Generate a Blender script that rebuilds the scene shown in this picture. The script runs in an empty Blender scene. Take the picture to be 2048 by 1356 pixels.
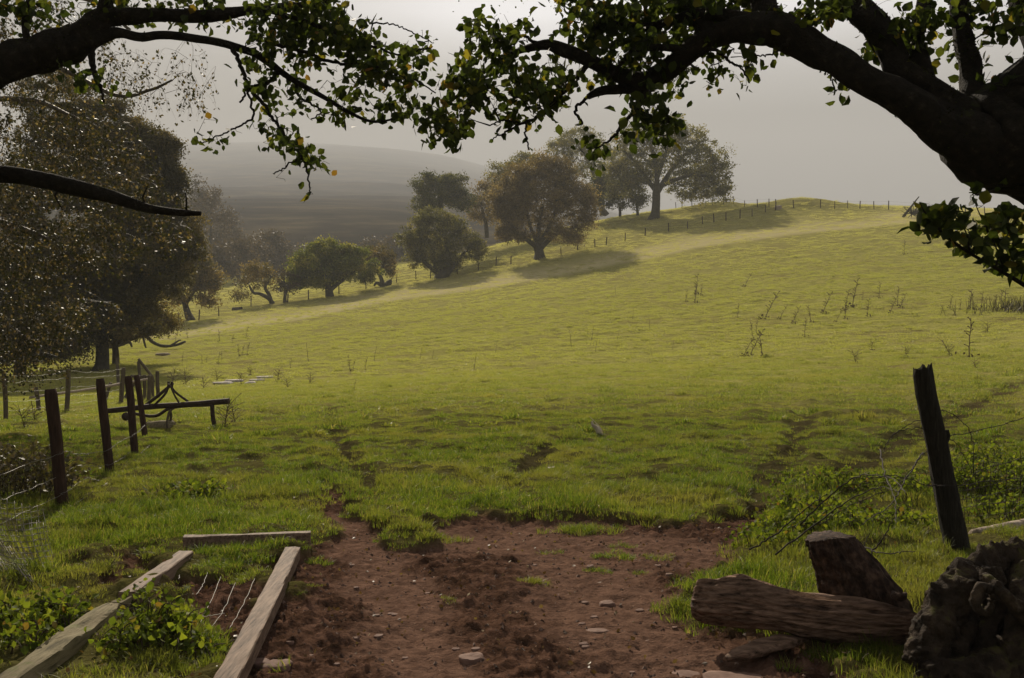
import bpy, math, random
import numpy as np

# ------------------------------------------------------------------ camera, world, sun, exposure
S = bpy.context.scene
COL = S.collection
F = 1991.1            # focal length in photo pixels (35 mm on a 36 mm sensor, 2048 px wide)
EYE = 1.6
cam_d = bpy.data.cameras.new("camera")
cam = bpy.data.objects.new("camera", cam_d)
COL.objects.link(cam)
cam.location = (0, 0, EYE)
cam.rotation_euler = (math.radians(90), 0, 0)
cam_d.lens = 35.0
cam_d.sensor_width = 36.0
cam_d.clip_start = 0.1
cam_d.clip_end = 12000
S.camera = cam

SUN_AZ = math.radians(-15)     # left of the view direction (+Y)
SUN_EL = math.radians(33)
W = bpy.data.worlds.new("World")
S.world = W
W.use_nodes = True
nt = W.node_tree
for n in list(nt.nodes):
    nt.nodes.remove(n)
out = nt.nodes.new("ShaderNodeOutputWorld")
bg = nt.nodes.new("ShaderNodeBackground")
sky = nt.nodes.new("ShaderNodeTexSky")
sky.sky_type = 'NISHITA'
sky.sun_disc = False
sky.sun_elevation = SUN_EL
sky.sun_rotation = SUN_AZ
sky.dust_density = 5.0
sky.air_density = 1.0
# low autumn cloud: the sky texture greyed by a soft cloud layer
tc = nt.nodes.new("ShaderNodeTexCoord")
nz = nt.nodes.new("ShaderNodeTexNoise")
nz.inputs['Scale'].default_value = 2.2
nz.inputs['Detail'].default_value = 4.0
nz.inputs['Roughness'].default_value = 0.5
mp = nt.nodes.new("ShaderNodeMapping")
mp.inputs['Scale'].default_value = (1, 1, 2.6)
nt.links.new(tc.outputs['Generated'], mp.inputs[0])
nt.links.new(mp.outputs[0], nz.inputs['Vector'])
sep = nt.nodes.new("ShaderNodeSeparateXYZ")
nt.links.new(tc.outputs['Generated'], sep.inputs[0])
rmp = nt.nodes.new("ShaderNodeValToRGB")
rmp.color_ramp.elements[0].position = 0.0
rmp.color_ramp.elements[0].color = (0.5, 0.49, 0.48, 1)
rmp.color_ramp.elements[1].position = 1.0
rmp.color_ramp.elements[1].color = (1.0, 1.0, 1.05, 1)
e = rmp.color_ramp.elements.new(0.15)
e.color = (0.5, 0.5, 0.5, 1)
e = rmp.color_ramp.elements.new(0.215); e.color = (0.55, 0.55, 0.55, 1)
e = rmp.color_ramp.elements.new(0.262); e.color = (2.3, 2.28, 2.28, 1)
for p_, c_ in ((0.31, (5.2, 5.2, 5.35)), (0.42, (2.6, 2.6, 2.65)), (0.75, (1.3, 1.3, 1.35))):
    e = rmp.color_ramp.elements.new(p_); e.color = (*c_, 1)
nt.links.new(sep.outputs[2], rmp.inputs[0])
mulc = nt.nodes.new("ShaderNodeMix"); mulc.data_type = 'RGBA'; mulc.blend_type = 'MULTIPLY'
mulc.inputs[0].default_value = 1.0
cr2 = nt.nodes.new("ShaderNodeValToRGB")
cr2.color_ramp.elements[0].position = 0.3
cr2.color_ramp.elements[0].color = (0.80, 0.80, 0.81, 1)
cr2.color_ramp.elements[1].position = 0.72
cr2.color_ramp.elements[1].color = (1.15, 1.14, 1.13, 1)
nt.links.new(nz.outputs['Fac'], cr2.inputs[0])
nt.links.new(rmp.outputs[0], mulc.inputs[6])
nt.links.new(cr2.outputs[0], mulc.inputs[7])
mixs = nt.nodes.new("ShaderNodeMix"); mixs.data_type = 'RGBA'
mixs.inputs[0].default_value = 0.98
nt.links.new(sky.outputs[0], mixs.inputs[6])
azr = nt.nodes.new("ShaderNodeValToRGB")      # the cloud is a little thinner towards the right
azr.color_ramp.elements[0].position = 0.40; azr.color_ramp.elements[0].color = (0.5, 0.5, 0.5, 1)
azr.color_ramp.elements[1].position = 0.72; azr.color_ramp.elements[1].color = (1.7, 1.7, 1.72, 1)
azr.color_ramp.elements.new(0.47).color = (0.98, 0.98, 0.98, 1)
azm = nt.nodes.new("ShaderNodeMath"); azm.operation = 'MULTIPLY_ADD'; azm.inputs[1].default_value = 0.5; azm.inputs[2].default_value = 0.5
nt.links.new(sep.outputs[0], azm.inputs[0]); nt.links.new(azm.outputs[0], azr.inputs[0])
mul2 = nt.nodes.new("ShaderNodeMix"); mul2.data_type = 'RGBA'; mul2.blend_type = 'MULTIPLY'; mul2.inputs[0].default_value = 1.0
nt.links.new(mulc.outputs[2], mul2.inputs[6]); nt.links.new(azr.outputs[0], mul2.inputs[7])
dt = nt.nodes.new("ShaderNodeVectorMath"); dt.operation = 'DOT_PRODUCT'      # brighter cloud round the veiled sun
nt.links.new(tc.outputs['Generated'], dt.inputs[0])
dt.inputs[1].default_value = (math.sin(SUN_AZ + 0.12) * math.cos(SUN_EL), math.cos(SUN_AZ + 0.12) * math.cos(SUN_EL), math.sin(SUN_EL))
gr = nt.nodes.new("ShaderNodeValToRGB"); gr.color_ramp.elements[0].position = 0.90; gr.color_ramp.elements[0].color = (1, 1, 1, 1)
gr.color_ramp.elements[1].position = 0.985; gr.color_ramp.elements[1].color = (1.75, 1.75, 1.78, 1)
nt.links.new(dt.outputs['Value'], gr.inputs[0])
mul3 = nt.nodes.new("ShaderNodeMix"); mul3.data_type = 'RGBA'; mul3.blend_type = 'MULTIPLY'; mul3.inputs[0].default_value = 1.0
nt.links.new(mul2.outputs[2], mul3.inputs[6]); nt.links.new(gr.outputs[0], mul3.inputs[7])
nt.links.new(mul3.outputs[2], mixs.inputs[7])
nt.links.new(mixs.outputs[2], bg.inputs[0])
bg.inputs[1].default_value = 0.088
nt.links.new(bg.outputs[0], out.inputs[0])

sd = bpy.data.lights.new("sun", 'SUN')
sd.energy = 5.0
sd.angle = math.radians(0.6)
sd.color = (1.0, 0.88, 0.70)
sun = bpy.data.objects.new("sun", sd)
COL.objects.link(sun)
sun.rotation_euler = (math.radians(90) - SUN_EL, 0, math.pi - SUN_AZ)   # fixed up just below
sdir = np.array([math.sin(SUN_AZ) * math.cos(SUN_EL), math.cos(SUN_AZ) * math.cos(SUN_EL), math.sin(SUN_EL)])
from mathutils import Vector
sun.rotation_euler = Vector(sdir).to_track_quat('Z', 'Y').to_euler()

S.view_settings.view_transform = 'Standard'
S.view_settings.look = 'None'
S.view_settings.exposure = 1.02
S.view_settings.gamma = 1.0
S.view_settings.use_curve_mapping = False
S.cycles.max_bounces = 6
S.cycles.diffuse_bounces = 3
S.cycles.glossy_bounces = 2
S.cycles.transmission_bounces = 4
S.cycles.volume_bounces = 1
S.cycles.transparent_max_bounces = 4
S.cycles.sample_clamp_indirect = 4.0
S.cycles.use_denoising = True
HAZE = 0.0006

rng = np.random.default_rng(7)
random.seed(7)

# ------------------------------------------------------------------ helpers
def P(px, py, Y):
    return np.array([(px - 1024) / F * Y, Y, EYE + (678 - py) / F * Y])

def _hash(ix, iy, iz, seed):
    h = (ix.astype(np.int64) * 374761393 + iy.astype(np.int64) * 668265263 + iz.astype(np.int64) * 2147483647 + seed * 1274126177) & 0xFFFFFFFF
    h = ((h ^ (h >> 13)) * 1274126177) & 0xFFFFFFFF
    h = (h ^ (h >> 16)) & 0xFFFFFFFF
    return h.astype(np.float64) / 4294967295.0

def vnoise(x, y, z=None, seed=0):
    x = np.asarray(x, float); y = np.asarray(y, float)
    z = np.zeros_like(x) if z is None else np.asarray(z, float)
    ix, iy, iz = np.floor(x), np.floor(y), np.floor(z)
    fx, fy, fz = x - ix, y - iy, z - iz
    fx = fx * fx * (3 - 2 * fx); fy = fy * fy * (3 - 2 * fy); fz = fz * fz * (3 - 2 * fz)
    r = 0
    for dx in (0, 1):
        for dy in (0, 1):
            for dz in (0, 1):
                w = (fx if dx else 1 - fx) * (fy if dy else 1 - fy) * (fz if dz else 1 - fz)
                r = r + w * _hash(ix + dx, iy + dy, iz + dz, seed)
    return r * 2 - 1

def fbm(x, y, z=None, octv=4, seed=0, rough=0.5):
    a, f, r, t = 1.0, 1.0, 0, 0
    for o in range(octv):
        r = r + a * vnoise(np.asarray(x) * f, np.asarray(y) * f, None if z is None else np.asarray(z) * f, seed + o * 17)
        t += a
        a *= rough; f *= 2.03
    return r / t

def sstep(a, b, x):
    t = np.clip((x - a) / (b - a), 0, 1)
    return t * t * (3 - 2 * t)

def tag(o, label=None, cat=None, group=None, kind=None):
    if label: o['label'] = label
    if cat: o['category'] = cat
    if group: o['group'] = group
    if kind: o['kind'] = kind
    return o

def empty(name, loc, label, cat, group=None):
    o = bpy.data.objects.new(name, None)
    o.empty_display_size = 0.2
    COL.objects.link(o)
    o.location = [float(c) for c in loc]
    return tag(o, label, cat, group)

def mkmesh(name, verts, faces, mat=None, tint=None, smooth=False, attrs=None):
    """faces: list of int arrays (M,k)"""
    verts = np.asarray(verts, dtype=np.float32)
    if not isinstance(faces, (list, tuple)):
        faces = [faces]
    faces = [np.asarray(f, dtype=np.int32) for f in faces if len(f)]
    me = bpy.data.meshes.new(name)
    me.vertices.add(len(verts))
    me.vertices.foreach_set('co', verts.ravel())
    if faces:
        idx = np.concatenate([f.ravel() for f in faces])
        tot = np.concatenate([np.full(len(f), f.shape[1], np.int32) for f in faces])
        start = np.concatenate([[0], np.cumsum(tot)[:-1]]).astype(np.int32)
        me.loops.add(len(idx)); me.loops.foreach_set('vertex_index', idx)
        me.polygons.add(len(tot)); me.polygons.foreach_set('loop_start', start)
        me.polygons.foreach_set('loop_total', tot)
        me.polygons.foreach_set('use_smooth', np.full(len(tot), smooth))
    me.update(calc_edges=True)
    me.validate()
    if tint is not None:
        a = me.attributes.new('tint', 'FLOAT', 'POINT'); a.data.foreach_set('value', np.asarray(tint, np.float32))
    for k, v in (attrs or {}).items():
        a = me.attributes.new(k, 'FLOAT', 'POINT'); a.data.foreach_set('value', np.asarray(v, np.float32))
    if mat: me.materials.append(mat)
    return me

def mkobj(name, me, parent=None, origin=None):
    """mesh data given in world space; origin: shift the data so that the object sits at its base"""
    o = bpy.data.objects.new(name, me)
    COL.objects.link(o)
    if parent is not None:
        o.parent = parent
        off = np.array(parent.matrix_world.translation) if parent.parent is None and False else None
    return o

def place(name, G, mat, parent=None, smooth=True, origin=None, attrs=None):
    """G: Geo in world space -> object; under a parent, data is relative to the parent's location"""
    v = np.array(G.v())
    if parent is not None:
        loc = np.array(parent.location)
        if parent.parent is not None:
            loc = loc + np.array(parent.parent.location)
        v = v - loc
        me = mkmesh(name, v, G.f(), mat, G.t(), smooth, attrs)
        o = bpy.data.objects.new(name, me); COL.objects.link(o); o.parent = parent
    else:
        if origin is None:
            origin = np.array([v[:, 0].mean(), v[:, 1].mean(), v[:, 2].min()])
        origin = np.array(origin, float)
        me = mkmesh(name, v - origin, G.f(), mat, G.t(), smooth, attrs)
        o = bpy.data.objects.new(name, me); COL.objects.link(o)
        o.location = [float(c) for c in origin]
    return o

class Geo:
    def __init__(s):
        s.V, s.F, s.T, s.n = [], [], [], 0
    def add(s, v, faces, tint=0.5):
        v = np.asarray(v, float)
        if not isinstance(faces, (list, tuple)): faces = [faces]
        for f in faces:
            if len(f): s.F.append(np.asarray(f) + s.n)
        s.V.append(v)
        s.T.append(np.full(len(v), tint) if np.isscalar(tint) else np.asarray(tint))
        s.n += len(v)
        return s
    def v(s): return np.concatenate(s.V)
    def t(s): return np.concatenate(s.T)
    def f(s):
        d = {}
        for f in s.F: d.setdefault(f.shape[1], []).append(f)
        return [np.concatenate(x) for x in d.values()]

def smooth_path(pts, n):
    """Catmull-Rom through rows of pts (any number of columns)"""
    pts = np.asarray(pts, float)
    if len(pts) < 3: 
        t = np.linspace(0, 1, n)[:, None]
        return pts[0] * (1 - t) + pts[-1] * t
    p = np.vstack([2 * pts[0] - pts[1], pts, 2 * pts[-1] - pts[-2]])
    u = np.linspace(0, len(pts) - 1 - 1e-6, n)
    i = u.astype(int); t = (u - i)[:, None]
    a, b, c, d = p[i], p[i + 1], p[i + 2], p[i + 3]
    return 0.5 * ((2 * b) + (-a + c) * t + (2 * a - 5 * b + 4 * c - d) * t ** 2 + (-a + 3 * b - 3 * c + d) * t ** 3)

def tube(G, pts, rad, sides=6, tint=0.5, cap=True, disp=None, squash=None):
    pts = np.asarray(pts, float); n = len(pts)
    rad = np.broadcast_to(np.asarray(rad, float), (n,)).copy()
    d = np.gradient(pts, axis=0)
    d /= np.linalg.norm(d, axis=1)[:, None] + 1e-12
    ref = np.array([0, 0, 1.0]) if abs(d[0][2]) < 0.9 else np.array([1.0, 0, 0])
    u = np.cross(d[0], ref); u /= np.linalg.norm(u)
    U = [u]
    for i in range(1, n):
        u = U[-1] - d[i] * np.dot(U[-1], d[i]); u /= np.linalg.norm(u) + 1e-12; U.append(u)
    U = np.array(U); Vv = np.cross(d, U)
    a = np.arange(sides) / sides * 2 * math.pi
    R = rad[:, None] * np.ones(sides)[None, :]
    if disp is not None:
        s = np.concatenate([[0], np.cumsum(np.linalg.norm(np.diff(pts, axis=0), axis=1))])
        R = R + disp(a[None, :] + 0 * R, s[:, None] + 0 * R, R)
    v = pts[:, None, :] + (U[:, None, :] * np.cos(a)[None, :, None] + Vv[:, None, :] * np.sin(a)[None, :, None]) * R[:, :, None]
    if squash is not None:
        c = pts[:, None, :]
        v = c + (v - c) * np.array(squash)[None, None, :]
    v = v.reshape(-1, 3)
    i, j = np.meshgrid(np.arange(n - 1), np.arange(sides), indexing='ij')
    j2 = (j + 1) % sides
    q = np.stack([i * sides + j, i * sides + j2, (i + 1) * sides + j2, (i + 1) * sides + j], -1).reshape(-1, 4)
    fs = [q]
    if cap:
        v = np.vstack([v, pts[0], pts[-1]])
        jj = np.arange(sides); j2 = (jj + 1) % sides
        t1 = np.stack([np.full(sides, n * sides), j2, jj], -1)
        b = (n - 1) * sides
        t2 = np.stack([np.full(sides, n * sides + 1), b + jj, b + j2], -1)
        fs += [t1, t2]
    G.add(v, fs, tint)
    return G

def bark(amp=0.08, k=5, seed=0, lk=3.0):
    """groove displacement running along the length, plus lumps"""
    def f(a, s, R):
        x, y = np.cos(a), np.sin(a)
        rid = 1 - np.abs(fbm(x * k + 10, y * k, s * lk * 0.35, 3, seed)) * 2
        lum = fbm(x * 1.3, y * 1.3 + 5, s * lk, 3, seed + 5)
        return R * (amp * rid + amp * 1.6 * lum)
    return f

LEAF_V = np.array([[0, 0, 0], [-.34, .28, .10], [.34, .28, .10], [0, .34, 0], [-.36, .62, .10], [.36, .62, .10], [0, .68, -.03], [0, 1, -.12]])
LEAF_F = np.array([[0, 3, 1], [0, 2, 3], [3, 4, 1], [3, 6, 4], [3, 2, 5], [3, 5, 6], [6, 7, 4], [6, 5, 7]])
RHOMB_V = np.array([[0, 0, 0], [-.33, .5, .06], [0, 1, 0], [.33, .5, .06]])
RHOMB_F = np.array([[0, 3, 2, 1]])

def leaves(G, pos, size, dirs=None, droop=0.4, r=None, kind='leaf', tint=None):
    r = r or rng
    N = len(pos)
    if N == 0: return G
    LV, LF = (LEAF_V, LEAF_F) if kind == 'leaf' else (RHOMB_V, RHOMB_F)
    y = r.normal(size=(N, 3))
    y[:, 2] -= droop
    if dirs is not None: y = y * 0.6 + dirs * 1.2
    y /= np.linalg.norm(y, axis=1)[:, None]
    x = np.cross(y, r.normal(size=(N, 3))); x /= np.linalg.norm(x, axis=1)[:, None]
    z = np.cross(x, y)
    s = size * r.uniform(0.6, 1.25, N)
    curl = r.uniform(-0.6, 1.8, N)
    lv = LV[None] * s[:, None, None]
    v = pos[:, None] + x[:, None] * lv[:, :, 0:1] + y[:, None] * lv[:, :, 1:2] + z[:, None] * lv[:, :, 2:3] * curl[:, None, None]
    f = LF[None] + (np.arange(N) * len(LV))[:, None, None]
    t = r.uniform(0, 1, N) if tint is None else tint
    G.add(v.reshape(-1, 3), f.reshape(-1, LF.shape[1]), np.repeat(t, len(LV)))
    return G

# ------------------------------------------------------------------ materials
def newmat(name):
    m = bpy.data.materials.new(name); m.use_nodes = True
    nt = m.node_tree
    for n in list(nt.nodes): nt.nodes.remove(n)
    o = nt.nodes.new("ShaderNodeOutputMaterial")
    return m, nt, o

def N(nt, typ, **kw):
    n = nt.nodes.new(typ)
    for k, v in kw.items():
        if k.startswith('i_'):
            key = k[2:].replace('_', ' ')
            n.inputs[key].default_value = v
        else: setattr(n, k, v)
    return n

def ramp(nt, src, stops):
    r = nt.nodes.new("ShaderNodeValToRGB")
    els = r.color_ramp.elements
    els[0].position, els[0].color = stops[0][0], (*stops[0][1], 1)
    els[1].position, els[1].color = stops[-1][0], (*stops[-1][1], 1)
    for p, c in stops[1:-1]:
        e = els.new(p); e.color = (*c, 1)
    nt.links.new(src, r.inputs[0])
    return r.outputs[0]

def mix(nt, fac, a, b, mode='MIX'):
    m = nt.nodes.new("ShaderNodeMix"); m.data_type = 'RGBA'; m.blend_type = mode
    if isinstance(fac, (int, float)): m.inputs[0].default_value = fac
    else: nt.links.new(fac, m.inputs[0])
    for k, s in ((6, a), (7, b)):
        if isinstance(s, tuple): m.inputs[k].default_value = (*s, 1)
        else: nt.links.new(s, m.inputs[k])
    return m.outputs[2]

def math_(nt, op, a, b=0.0, clamp=False):
    m = nt.nodes.new("ShaderNodeMath"); m.operation = op; m.use_clamp = clamp
    for k, s in ((0, a), (1, b)):
        if isinstance(s, (int, float)): m.inputs[k].default_value = s
        else: nt.links.new(s, m.inputs[k])
    return m.outputs[0]

def noise(nt, scale, detail=4, rough=0.55, vec=None, stretch=None):
    n = nt.nodes.new("ShaderNodeTexNoise")
    n.inputs['Scale'].default_value = scale; n.inputs['Detail'].default_value = detail
    n.inputs['Roughness'].default_value = rough
    if vec is None:
        g = nt.nodes.new("ShaderNodeNewGeometry"); vec = g.outputs['Position']
    if stretch:
        mp = nt.nodes.new("ShaderNodeMapping"); mp.inputs['Scale'].default_value = stretch
        nt.links.new(vec, mp.inputs[0]); vec = mp.outputs[0]
    nt.links.new(vec, n.inputs['Vector'])
    return n.outputs['Fac']

def attr(nt, name):
    a = nt.nodes.new("ShaderNodeAttribute"); a.attribute_name = name
    return a.outputs['Fac']

def leafmat(name, stops, trans=(1.25, 1.3, 0.5), tfac=0.45, rough=0.5, spec=0.3):
    m, nt, o = newmat(name)
    c = ramp(nt, attr(nt, 'tint'), stops)
    nn = noise(nt, 1.3, 2)
    c = mix(nt, 1.0, c, ramp(nt, nn, [(0.3, (0.75, 0.75, 0.75)), (0.7, (1.2, 1.2, 1.2))]), 'MULTIPLY')
    b = N(nt, "ShaderNodeBsdfPrincipled")
    nt.links.new(c, b.inputs['Base Color'])
    b.inputs['Roughness'].default_value = rough
    b.inputs['Specular IOR Level'].default_value = spec
    t = N(nt, "ShaderNodeBsdfTranslucent")
    nt.links.new(mix(nt, 1.0, c, trans, 'MULTIPLY'), t.inputs[0])
    ms = N(nt, "ShaderNodeMixShader"); ms.inputs[0].default_value = tfac
    nt.links.new(b.outputs[0], ms.inputs[1]); nt.links.new(t.outputs[0], ms.inputs[2])
    nt.links.new(ms.outputs[0], o.inputs[0])
    return m

def solidmat(name, stops, scale=8, stretch=None, bumpS=30, bump=0.4, rough=0.9, spec=0.15, obj=False, dist=0.02, moss=None):
    m, nt, o = newmat(name)
    vec = None
    if obj:
        t = nt.nodes.new("ShaderNodeTexCoord"); vec = t.outputs['Object']
    n1 = noise(nt, scale, 6, 0.6, vec, stretch)
    c = ramp(nt, n1, stops)
    if moss:
        g = nt.nodes.new("ShaderNodeNewGeometry")
        sp = nt.nodes.new("ShaderNodeSeparateXYZ"); nt.links.new(g.outputs['Normal'], sp.inputs[0])
        n3 = noise(nt, moss[1], 4, 0.6)
        f = math_(nt, 'ADD', math_(nt, 'MULTIPLY', sp.outputs[2], 0.55), math_(nt, 'MULTIPLY', math_(nt, 'SUBTRACT', n3, 0.5), 2.6))
        f = math_(nt, 'MULTIPLY', math_(nt, 'SUBTRACT', f, moss[2]), 3.0, True)
        c = mix(nt, f, c, moss[0])
    b = N(nt, "ShaderNodeBsdfPrincipled")
    nt.links.new(c, b.inputs['Base Color'])
    b.inputs['Roughness'].default_value = rough
    b.inputs['Specular IOR Level'].default_value = spec
    bp = N(nt, "ShaderNodeBump"); bp.inputs['Strength'].default_value = bump; bp.inputs['Distance'].default_value = dist
    n2 = noise(nt, bumpS, 5, 0.65, vec, stretch)
    nt.links.new(n2, bp.inputs['Height']); nt.links.new(bp.outputs[0], b.inputs['Normal'])
    nt.links.new(b.outputs[0], o.inputs[0])
    return m

M = {}
M['bark'] = solidmat('bark', [(0.3, (0.008, 0.007, 0.005)), (0.6, (0.022, 0.018, 0.013)), (0.8, (0.06, 0.055, 0.038))], 22, None, 60, 1.0, dist=0.03,
                     moss=((0.035, 0.042, 0.010), 9, 0.6))
M['far_bark'] = solidmat('far_bark', [(0.3, (0.035, 0.03, 0.022)), (0.8, (0.10, 0.09, 0.065))], 2, None, 6, 0.5, dist=0.1)
M['twig'] = solidmat('twig', [(0.3, (0.035, 0.026, 0.018)), (0.8, (0.10, 0.075, 0.05))], 10, None, 20, 0.2)
M['birch_twig'] = solidmat('birch_twig', [(0.3, (0.04, 0.032, 0.023)), (0.8, (0.12, 0.10, 0.075))], 6, None, 20, 0.2, rough=0.6, spec=0.3)
M['post'] = solidmat('post', [(0.3, (0.022, 0.013, 0.009)), (0.55, (0.05, 0.028, 0.018)), (0.8, (0.09, 0.055, 0.035))], 9, (4, 4, 0.5), 26, 0.6)
M['grey_post'] = solidmat('grey_post', [(0.3, (0.05, 0.04, 0.03)), (0.8, (0.16, 0.13, 0.09))], 7, (3, 3, 0.5), 20, 0.6)
M['rotten_post'] = solidmat('rotten_post', [(0.3, (0.014, 0.012, 0.009)), (0.6, (0.035, 0.03, 0.022)), (0.85, (0.075, 0.07, 0.05))], 14, (5, 5, 0.6), 30, 0.9, dist=0.03)
M['timber'] = solidmat('timber', [(0.3, (0.045, 0.028, 0.019)), (0.44, (0.12, 0.08, 0.056)), (0.6, (0.20, 0.138, 0.098)), (0.8, (0.26, 0.185, 0.135))], 9, (6, 0.5, 6), 30, 0.35, rough=0.75, dist=0.008)
M['old_timber'] = solidmat('old_timber', [(0.3, (0.06, 0.05, 0.027)), (0.45, (0.16, 0.135, 0.075)), (0.8, (0.27, 0.22, 0.14))], 7, (6, 0.6, 6), 24, 0.5, dist=0.012,
                           moss=((0.10, 0.12, 0.03), 5, 0.75))
M['log'] = solidmat('log', [(0.3, (0.02, 0.012, 0.008)), (0.45, (0.14, 0.088, 0.060)), (0.7, (0.32, 0.21, 0.15))], 10, (0.8, 4, 5), 22, 0.9, rough=0.8, dist=0.02)
M['stub'] = solidmat('stub', [(0.3, (0.012, 0.008, 0.006)), (0.5, (0.045, 0.027, 0.019)), (0.75, (0.13, 0.08, 0.055))], 10, (3, 3, 2), 22, 0.9, rough=0.85, dist=0.02)
M['mossy'] = solidmat('mossy', [(0.3, (0.008, 0.006, 0.004)), (0.55, (0.045, 0.032, 0.022)), (0.8, (0.13, 0.095, 0.065))], 9, None, 24, 1.0, dist=0.03,
                      moss=((0.065, 0.06, 0.018), 9, 0.5))
M['stone'] = solidmat('stone', [(0.3, (0.10, 0.055, 0.042)), (0.8, (0.24, 0.155, 0.12))], 12, None, 50, 0.5, rough=0.85, dist=0.006)
M['pale_stone'] = solidmat('pale_stone', [(0.3, (0.30, 0.26, 0.23)), (0.8, (0.62, 0.58, 0.54))], 8, None, 20, 0.4)
M['rust'] = solidmat('rust', [(0.3, (0.02, 0.014, 0.010)), (0.8, (0.075, 0.05, 0.033))], 12, None, 40, 0.5, rough=0.75)
M['driftwood'] = solidmat('driftwood', [(0.3, (0.32, 0.27, 0.20)), (0.8, (0.60, 0.54, 0.44))], 12, None, 40, 0.4)
M['bleached'] = solidmat('bleached', [(0.3, (0.20, 0.16, 0.12)), (0.8, (0.42, 0.35, 0.28))], 8, (4, 1, 4), 30, 0.5)
M['dry'] = solidmat('dry', [(0.3, (0.07, 0.05, 0.032)), (0.8, (0.17, 0.125, 0.08))], 15, None, 20, 0.2)
def wiremat(name, c, metal, rough):
    m, nt, o = newmat(name)
    b = N(nt, "ShaderNodeBsdfPrincipled")
    nt.links.new(ramp(nt, noise(nt, 20, 3), [(0.35, tuple(x * 0.6 for x in c)), (0.7, c)]), b.inputs['Base Color'])
    b.inputs['Metallic'].default_value = metal; b.inputs['Roughness'].default_value = rough
    nt.links.new(b.outputs[0], o.inputs[0]); return m
M['wire'] = wiremat('wire', (0.26, 0.24, 0.21), 0.3, 0.6)
M['dark_wire'] = wiremat('dark_wire', (0.035, 0.024, 0.018), 0.0, 0.95)

M['near_leaf'] = leafmat('near_leaf', [(0, (0.024, 0.034, 0.010)), (0.6, (0.042, 0.058, 0.015)), (0.93, (0.080, 0.092, 0.022)), (0.98, (0.20, 0.16, 0.03)), (1, (0.20, 0.10, 0.03))], tfac=0.5, rough=0.6, spec=0.15)
M['birch_leaf'] = leafmat('birch_leaf', [(0, (0.022, 0.024, 0.009)), (0.55, (0.045, 0.042, 0.015)), (0.8, (0.085, 0.06, 0.024)), (0.93, (0.20, 0.14, 0.09)), (1, (0.34, 0.25, 0.18))], tfac=0.35, rough=0.5, spec=0.3)  # the palest tints paint glints into the leaf colour
def crown_mat(name, a, b, c, tf=0.35): return leafmat(name, [(0, a), (0.5, b), (1, c)], tfac=tf, rough=0.6, trans=(1.2, 1.15, 0.6))
M['c_dark'] = crown_mat('c_dark', (0.035, 0.045, 0.014), (0.075, 0.085, 0.025), (0.16, 0.15, 0.045), 0.42)
M['c_oak'] = crown_mat('c_oak', (0.07, 0.074, 0.026), (0.15, 0.148, 0.046), (0.30, 0.26, 0.085), 0.48)
M['c_brown'] = crown_mat('c_brown', (0.09, 0.068, 0.032), (0.165, 0.125, 0.058), (0.27, 0.205, 0.095), 0.48)
M['c_green'] = crown_mat('c_green', (0.07, 0.095, 0.018), (0.16, 0.18, 0.034), (0.36, 0.32, 0.075), 0.5)
M['c_gold'] = crown_mat('c_gold', (0.07, 0.062, 0.020), (0.15, 0.115, 0.035), (0.28, 0.20, 0.07), 0.48)
M['c_left'] = crown_mat('c_left', (0.04, 0.038, 0.016), (0.085, 0.075, 0.030), (0.19, 0.145, 0.06), 0.42)
M['c_wood'] = crown_mat('c_wood', (0.05, 0.038, 0.022), (0.09, 0.066, 0.037), (0.14, 0.10, 0.055), 0.3)
M['bramble_leaf'] = leafmat('bramble_leaf', [(0, (0.055, 0.075, 0.014)), (0.6, (0.11, 0.14, 0.022)), (0.93, (0.19, 0.21, 0.03)), (1, (0.16, 0.09, 0.03))], tfac=0.5, rough=0.7, spec=0.12)
M['moss'] = leafmat('moss', [(0, (0.012, 0.012, 0.006)), (0.7, (0.03, 0.032, 0.012)), (1, (0.07, 0.075, 0.025))], tfac=0.2, rough=0.9, spec=0.0)
M['weed_leaf'] = leafmat('weed_leaf', [(0, (0.06, 0.055, 0.025)), (0.6, (0.11, 0.09, 0.045)), (1, (0.16, 0.12, 0.08))], tfac=0.3)

# ------------------------------------------------------------------ terrain
DEP = [28, 45, 65, 90, 120, 150, 185, 260, 400, 700, 1300, 2600]
ROWS = {
    -200: [815, 775, 745, 700, 655, 620, 590, 550, 448, 396, 358, 292],
    0:    [818, 780, 745, 700, 655, 615, 590, 550, 448, 396, 358, 290],
    200:  [815, 772, 735, 690, 648, 612, 588, 550, 448, 396, 358, 288],
    438:  [806, 765, 722, 675, 632, 600, 578, 545, 448, 396, 358, 287],
    660:  [797, 750, 700, 650, 610, 578, 552, 535, 448, 396, 358, 288],
    888:  [790, 737, 680, 628, 585, 548, 520, 515, 452, 405, 368, 312],
    1078: [784, 725, 660, 605, 562, 508, 470, 480, 480, 440, 400, 370],
    1310: [778, 712, 640, 575, 520, 468, 425, 440, 470, 470, 460, 450],
    1550: [770, 695, 618, 550, 485, 436, 408, 430, 480, 500, 500, 500],
    1900: [755, 675, 590, 520, 460, 424, 416, 450, 500, 520, 530, 530],
    2200: [740, 655, 575, 510, 455, 430, 428, 460, 510, 530, 540, 540],
}
cp = []
for px, rows in ROWS.items():
    th = math.atan((px - 1024) / F)
    for Y, row in zip(DEP, rows):
        r = Y / math.cos(th); Z = EYE + (678 - row) / F * Y
        cp.append((th, math.log(r), Z / r))
    for Y, Z in ((2.0, 0), (5, 0), (9, 0.0), (15, (px - 1024) / 1024 * 0.10)):
        cp.append((th, math.log(Y / math.cos(th)), Z / (Y / math.cos(th))))
cp = np.array(cp)
KT = 2.4
CPX, CPY, CPG = cp[:, 0] * KT, cp[:, 1], cp[:, 2]
def _k(r2): return 0.5 * r2 * np.log(r2 + 1e-12)
n_ = len(cp)
A = np.zeros((n_ + 3, n_ + 3))
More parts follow.
